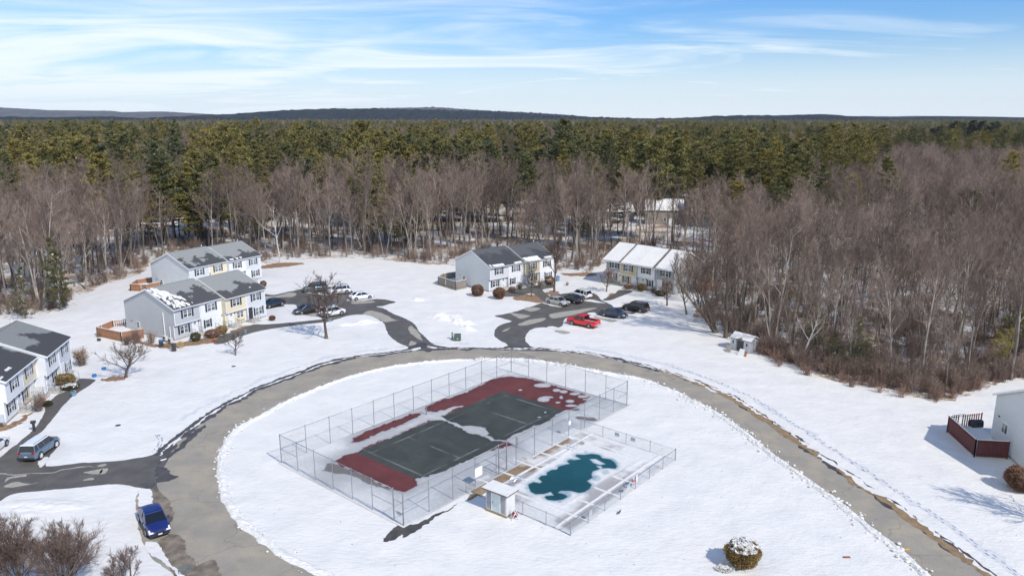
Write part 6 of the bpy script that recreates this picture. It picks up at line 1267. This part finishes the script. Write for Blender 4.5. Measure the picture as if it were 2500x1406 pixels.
for i, (px, r, h, mt_, lab) in enumerate((((478, 832), .7, 1.3, DGR, 'dark green shrub at the steps of the nearest grey unit'), ((520, 822), 1.2, 1.1, BRN, 'wide red brown shrub below the white unit of the nearest row'), ((542, 815), .8, 1.3, OLV, 'olive shrub beside the wide red brown one, nearest row'),
        ((160, 937), 1.15, 1.3, OLV, 'rounded olive brown shrub at the right end of the left edge townhouse'), ((170, 948), 1.1, .5, DGR, 'low snow dusted clump in front of the olive brown shrub'), ((1342, 694), .95, 1.7, BRN, 'brown shrub at the right end of the dark roofed townhouse'),
        ((1566, 710), .9, 1.4, OLV, 'olive shrub before the white unit of the snowy roofed row'), ((1612, 722), 1.0, 1.0, DGR, 'dark low shrub at the right end of the snowy roofed row'), ((665, 782), .45, .8, BRN, 'small round brown shrub at the end of the nearest townhouse row'),
        ((1250, 712), .6, 1.0, RTW, 'dark red shrub before the white unit of the dark roofed row'), ((1535, 705), .9, 1.0, RTW, 'dark red brown shrub left of the tan unit steps, snowy roofed row'), ((115, 990), .5, .5, DGR, 'tiny dark shrub near the left walkway'))):
    bushy(px, ball_shrub(210 + i, r, r, h, 3200, .14), (BARK, [mt_, SNOW if i in (4,) else mt_]), lab)
bushy((643, 700), ball_shrub(240, .6, .6, 1.2, 2500, .14), (BARK, [BRN, BRN]), 'round brown topiary at the end of the rear left townhouse')
for i, (px, H, R_, n, mt_, lab) in enumerate((((335, 838), 2.6, 1.6, 120, RTW, 'tall brown twiggy shrub before the orange brown deck fence'), ((310, 842), 1.8, 1.5, 80, TWIG, 'lower twiggy shrub at the deck fence corner'), ((370, 838), 2.2, 1.3, 70, TWIG, 'sparse grey shrub against the nearest grey gable'),
        ((97, 1003), 2.4, 1.1, 90, TWIG, 'upright twiggy shrub between the steps of the left edge townhouse'), ((1270, 706), 1.6, 1.4, 80, TWIG, 'twiggy dark shrub bed below the tan unit, dark roofed row'), ((1385, 697), 1.0, .9, 40, TWIG, 'low twiggy shrub alone in the snow right of the dark roofed townhouse'), ((1320, 700), 1.6, 1.3, 80, TWIG, 'brush beside the path before the dark roofed townhouse'),
        ((442, 850), 1.3, .7, 160, STRAW, 'straw coloured ornamental grass tuft at the nearest grey gable corner'), ((242, 823), 1.0, .7, 40, TWIG, 'little twiggy shrub at the outer corner of the deck fence'), ((1595, 716), 1.6, 1.4, 80, TWIG, 'brush before the right end of the snowy roofed row'), ((640, 770), 1.0, .8, 30, TWIG, 'thin shrub beside the navy car'))):
    bushy(px, shrub(260 + i, H, R_, n), (mt_, mt_), lab, name='shrub' if i != 7 else 'grass_tuft')
st, lf = shrub(290, 2.5, 1.7, 90, .9); bushy((200, 892), (st, lf), (BARK, DRYL), 'hydrangea like shrub with dried brown flower heads left of the gnarled tree', 1.1)
# big twiggy shrubs at the bottom left corner
CTW = bark('corner_shrub_twigs', (0.12, 0.082, 0.068), (0.20, 0.145, 0.12), .1)
for i, (x, y, H, sd_, lab) in enumerate(((*G(40, 1455)[:2], 5.0, 301, 'large twiggy bare shrub filling the bottom left corner'), (*G(165, 1450)[:2], 4.9, 302, 'twiggy bare shrub right of the largest one at the bottom left'), (*G(-70, 1430)[:2], 5.0, 303, 'twiggy bare shrub at the left edge of the bottom left corner'), (*G(310, 1455)[:2], 3.6, 304, 'short thin stems of a bare shrub at the bottom edge right of the corner thicket'))):
    tree_thing('twiggy_shrub', bare_tree(sd_, H, r0=.07, first=.12, ang1=(22, 62), nl=54 if i < 3 else 12, n2=9, n3=8, n4=4, limb=.60, wob=.10, multi=6 if i < 3 else 3, tw=.62), (DBARK, CTW), (x, y, 0), i, 1.0, lab, 'shrub')
# ---- brush and undergrowth: uncountable, one object each
def spread(name, gens, mats, pts, label):
    prot = {}
    src = None
    st, _ = gens; base = st.build(name + '_clump', mats, kind='stuff', label=label + ', nearest clump'); base.location = (pts[0][0], pts[0][1], 0)
    return scatter(name, pts[1:], {0: base}, label)
q = random.Random(77); pts = []
for x0, y0 in [(1900, 885)] + [None] * 0 or [(1900, 885)]: pass
BE = [(1850, 872), (1900, 888), (1960, 910), (2030, 925), (2100, 942), (2180, 962), (2260, 972), (2330, 972), (2385, 955), (2440, 930), (2520, 915)]
for _ in range(120):
    i = q.randrange(len(BE) - 1); t_ = q.random(); px = BE[i][0] + (BE[i + 1][0] - BE[i][0]) * t_; py = BE[i][1] + (BE[i + 1][1] - BE[i][1]) * t_ - abs(q.gauss(0, 34)) + 6 + 10 * noise.noise(Vector((px * .02, 0, 0))); p = G(px, py); pts.append((p.x, p.y, 0, q.uniform(0, 6.28), q.uniform(.6, 1.5)))
spread('undergrowth', shrub(310, 1.7, 1.6, 34, tw=.9), RTW, pts, 'reddish brown brush along the front edge of the right wood')
pts = []
for _ in range(700):
    px = q.uniform(-60, 2560); py = edge_y(px) - abs(q.gauss(0, 26)) - 2; p = G(px, py)
    if not inhouse(p.x, p.y, 1): pts.append((p.x, p.y, 0, q.uniform(0, 6.28), q.uniform(.5, 1.5)))
spread('wood_edge_brush', shrub(311, 2.4, 1.4, 24, tw=.9), TWIG, pts, 'grey brown saplings and brush along the wood edge')
pts = []
for _ in range(1100):
    px = q.uniform(-100, 2600); e_ = edge_y(px); py = e_ - q.uniform(5, e_ - 480); p = G(px, py)
    if p.y < 420 and not inhouse(p.x, p.y, 1) and not inclear(p.x, p.y): pts.append((p.x, p.y, 0, q.uniform(0, 6.28), q.uniform(.6, 1.7)))
for _ in range(500):
    px = q.uniform(1720, 2600); py = edge_y(px) - q.uniform(4, 170); p = G(px, py)
    if not inhouse(p.x, p.y, 1): pts.append((p.x, p.y, 0, q.uniform(0, 6.28), q.uniform(.5, 1.5)))
spread('understory', shrub(312, 2.6, 1.3, 20, tw=1.2), TWIG, pts, 'thin understory saplings inside the wood')
# leaf specks and twigs on the snow
mb = MB()
for _ in range(260):
    px = q.uniform(0, 2500); py = q.uniform(700, 1400); p = G(px, py); r = q.uniform(.02, .06); a = q.uniform(0, 3); mb.face([(p.x + r * math.cos(a + k * 1.57), p.y + r * math.sin(a + k * 1.57), .03) for k in range(4)])
mb.build('fallen_leaves', BRN, kind='stuff', label='dark specks of leaves and twigs scattered on the snow')

for i, (px, H, sd_, lab) in enumerate((((1676, 768), 10, 401, 'slim bare tree standing before the right gable of the snowy roofed townhouse'), ((1705, 742), 13, 402, 'taller bare tree beside the gable of the snowy roofed townhouse'), ((1722, 775), 12, 403, 'bare tree between the snowy roofed townhouse and the leaning tree'))):
    single('edge_tree', bare_tree(sd_, H, r0=.13, first=.2, ang1=(22, 50), nl=16, n2=6, n3=6, n4=3, limb=.36, lean=(-.12, 0), wob=.05), (DBARK, TWIG), px, lab, 'bare tree')

for i, (px, H, sd_, nd, lab) in enumerate((((2160, 560), 22, 501, NEED, 'green pine whose top stands out of the upper part of the right bare wood'), ((2450, 520), 22, 502, GOLD, 'yellow green pine standing out near the right end of the upper wood'), ((1925, 560), 25, 503, GOLD, 'tall golden pine at the left corner of the right wood skyline'), ((1850, 545), 24, 504, NEED, 'tall green pine left of the golden one over the right wood'),
        ((1765, 560), 22, 505, MNEED, 'dark pine behind the right gable of the snowy roofed townhouse'), ((1440, 585), 24, 506, NEED, 'green pine above the gap between the two right townhouses'), ((1280, 590), 24, 507, NEED, 'green pine directly above the dark roofed townhouse'), ((760, 590), 23, 508, NEED, 'green pine in the bare wood right of the rear left townhouse'),
        ((270, 625), 25, 509, NEED, 'tall olive pine in the wood left of the rear left townhouse'), ((400, 590), 24, 510, MNEED, 'darker pine in the wood above the rear left townhouse gable'), ((1010, 590), 22, 511, MNEED, 'darker pine in the middle bare wood above the open lawn'), ((2030, 900), 5, 512, MNEED, 'low spreading evergreen in the brush at the right wood front'), ((2440, 905), 6, 513, GOLD, 'small golden green evergreen in the brush before the right edge house'))):
    single('pine_tree', pine_tree(sd_, H, r0=H * .011, base=.38 if H > 10 else .06, spread=.20 if H > 10 else .33, nb=60, full=1.3 if H > 10 else 2.2, snowy=.01), (BARK, [nd, SNOW]), px, lab, 'pine tree')
# ---------------------------------------------------------------- air
hm = bpy.data.materials.new('haze'); hm.use_nodes = True; ht = hm.node_tree; ht.nodes.clear()
ho = ht.nodes.new('ShaderNodeOutputMaterial'); hv = ht.nodes.new('ShaderNodeVolumePrincipled'); hv.inputs['Density'].default_value = 0.000028; hv.inputs['Color'].default_value = (0.72, 0.86, 1.0, 1)
ht.links.new(hv.outputs[0], ho.inputs['Volume'])
MB().box(-9100, 9100, -500, 10400, -1, 260).build('haze', hm, kind='stuff')
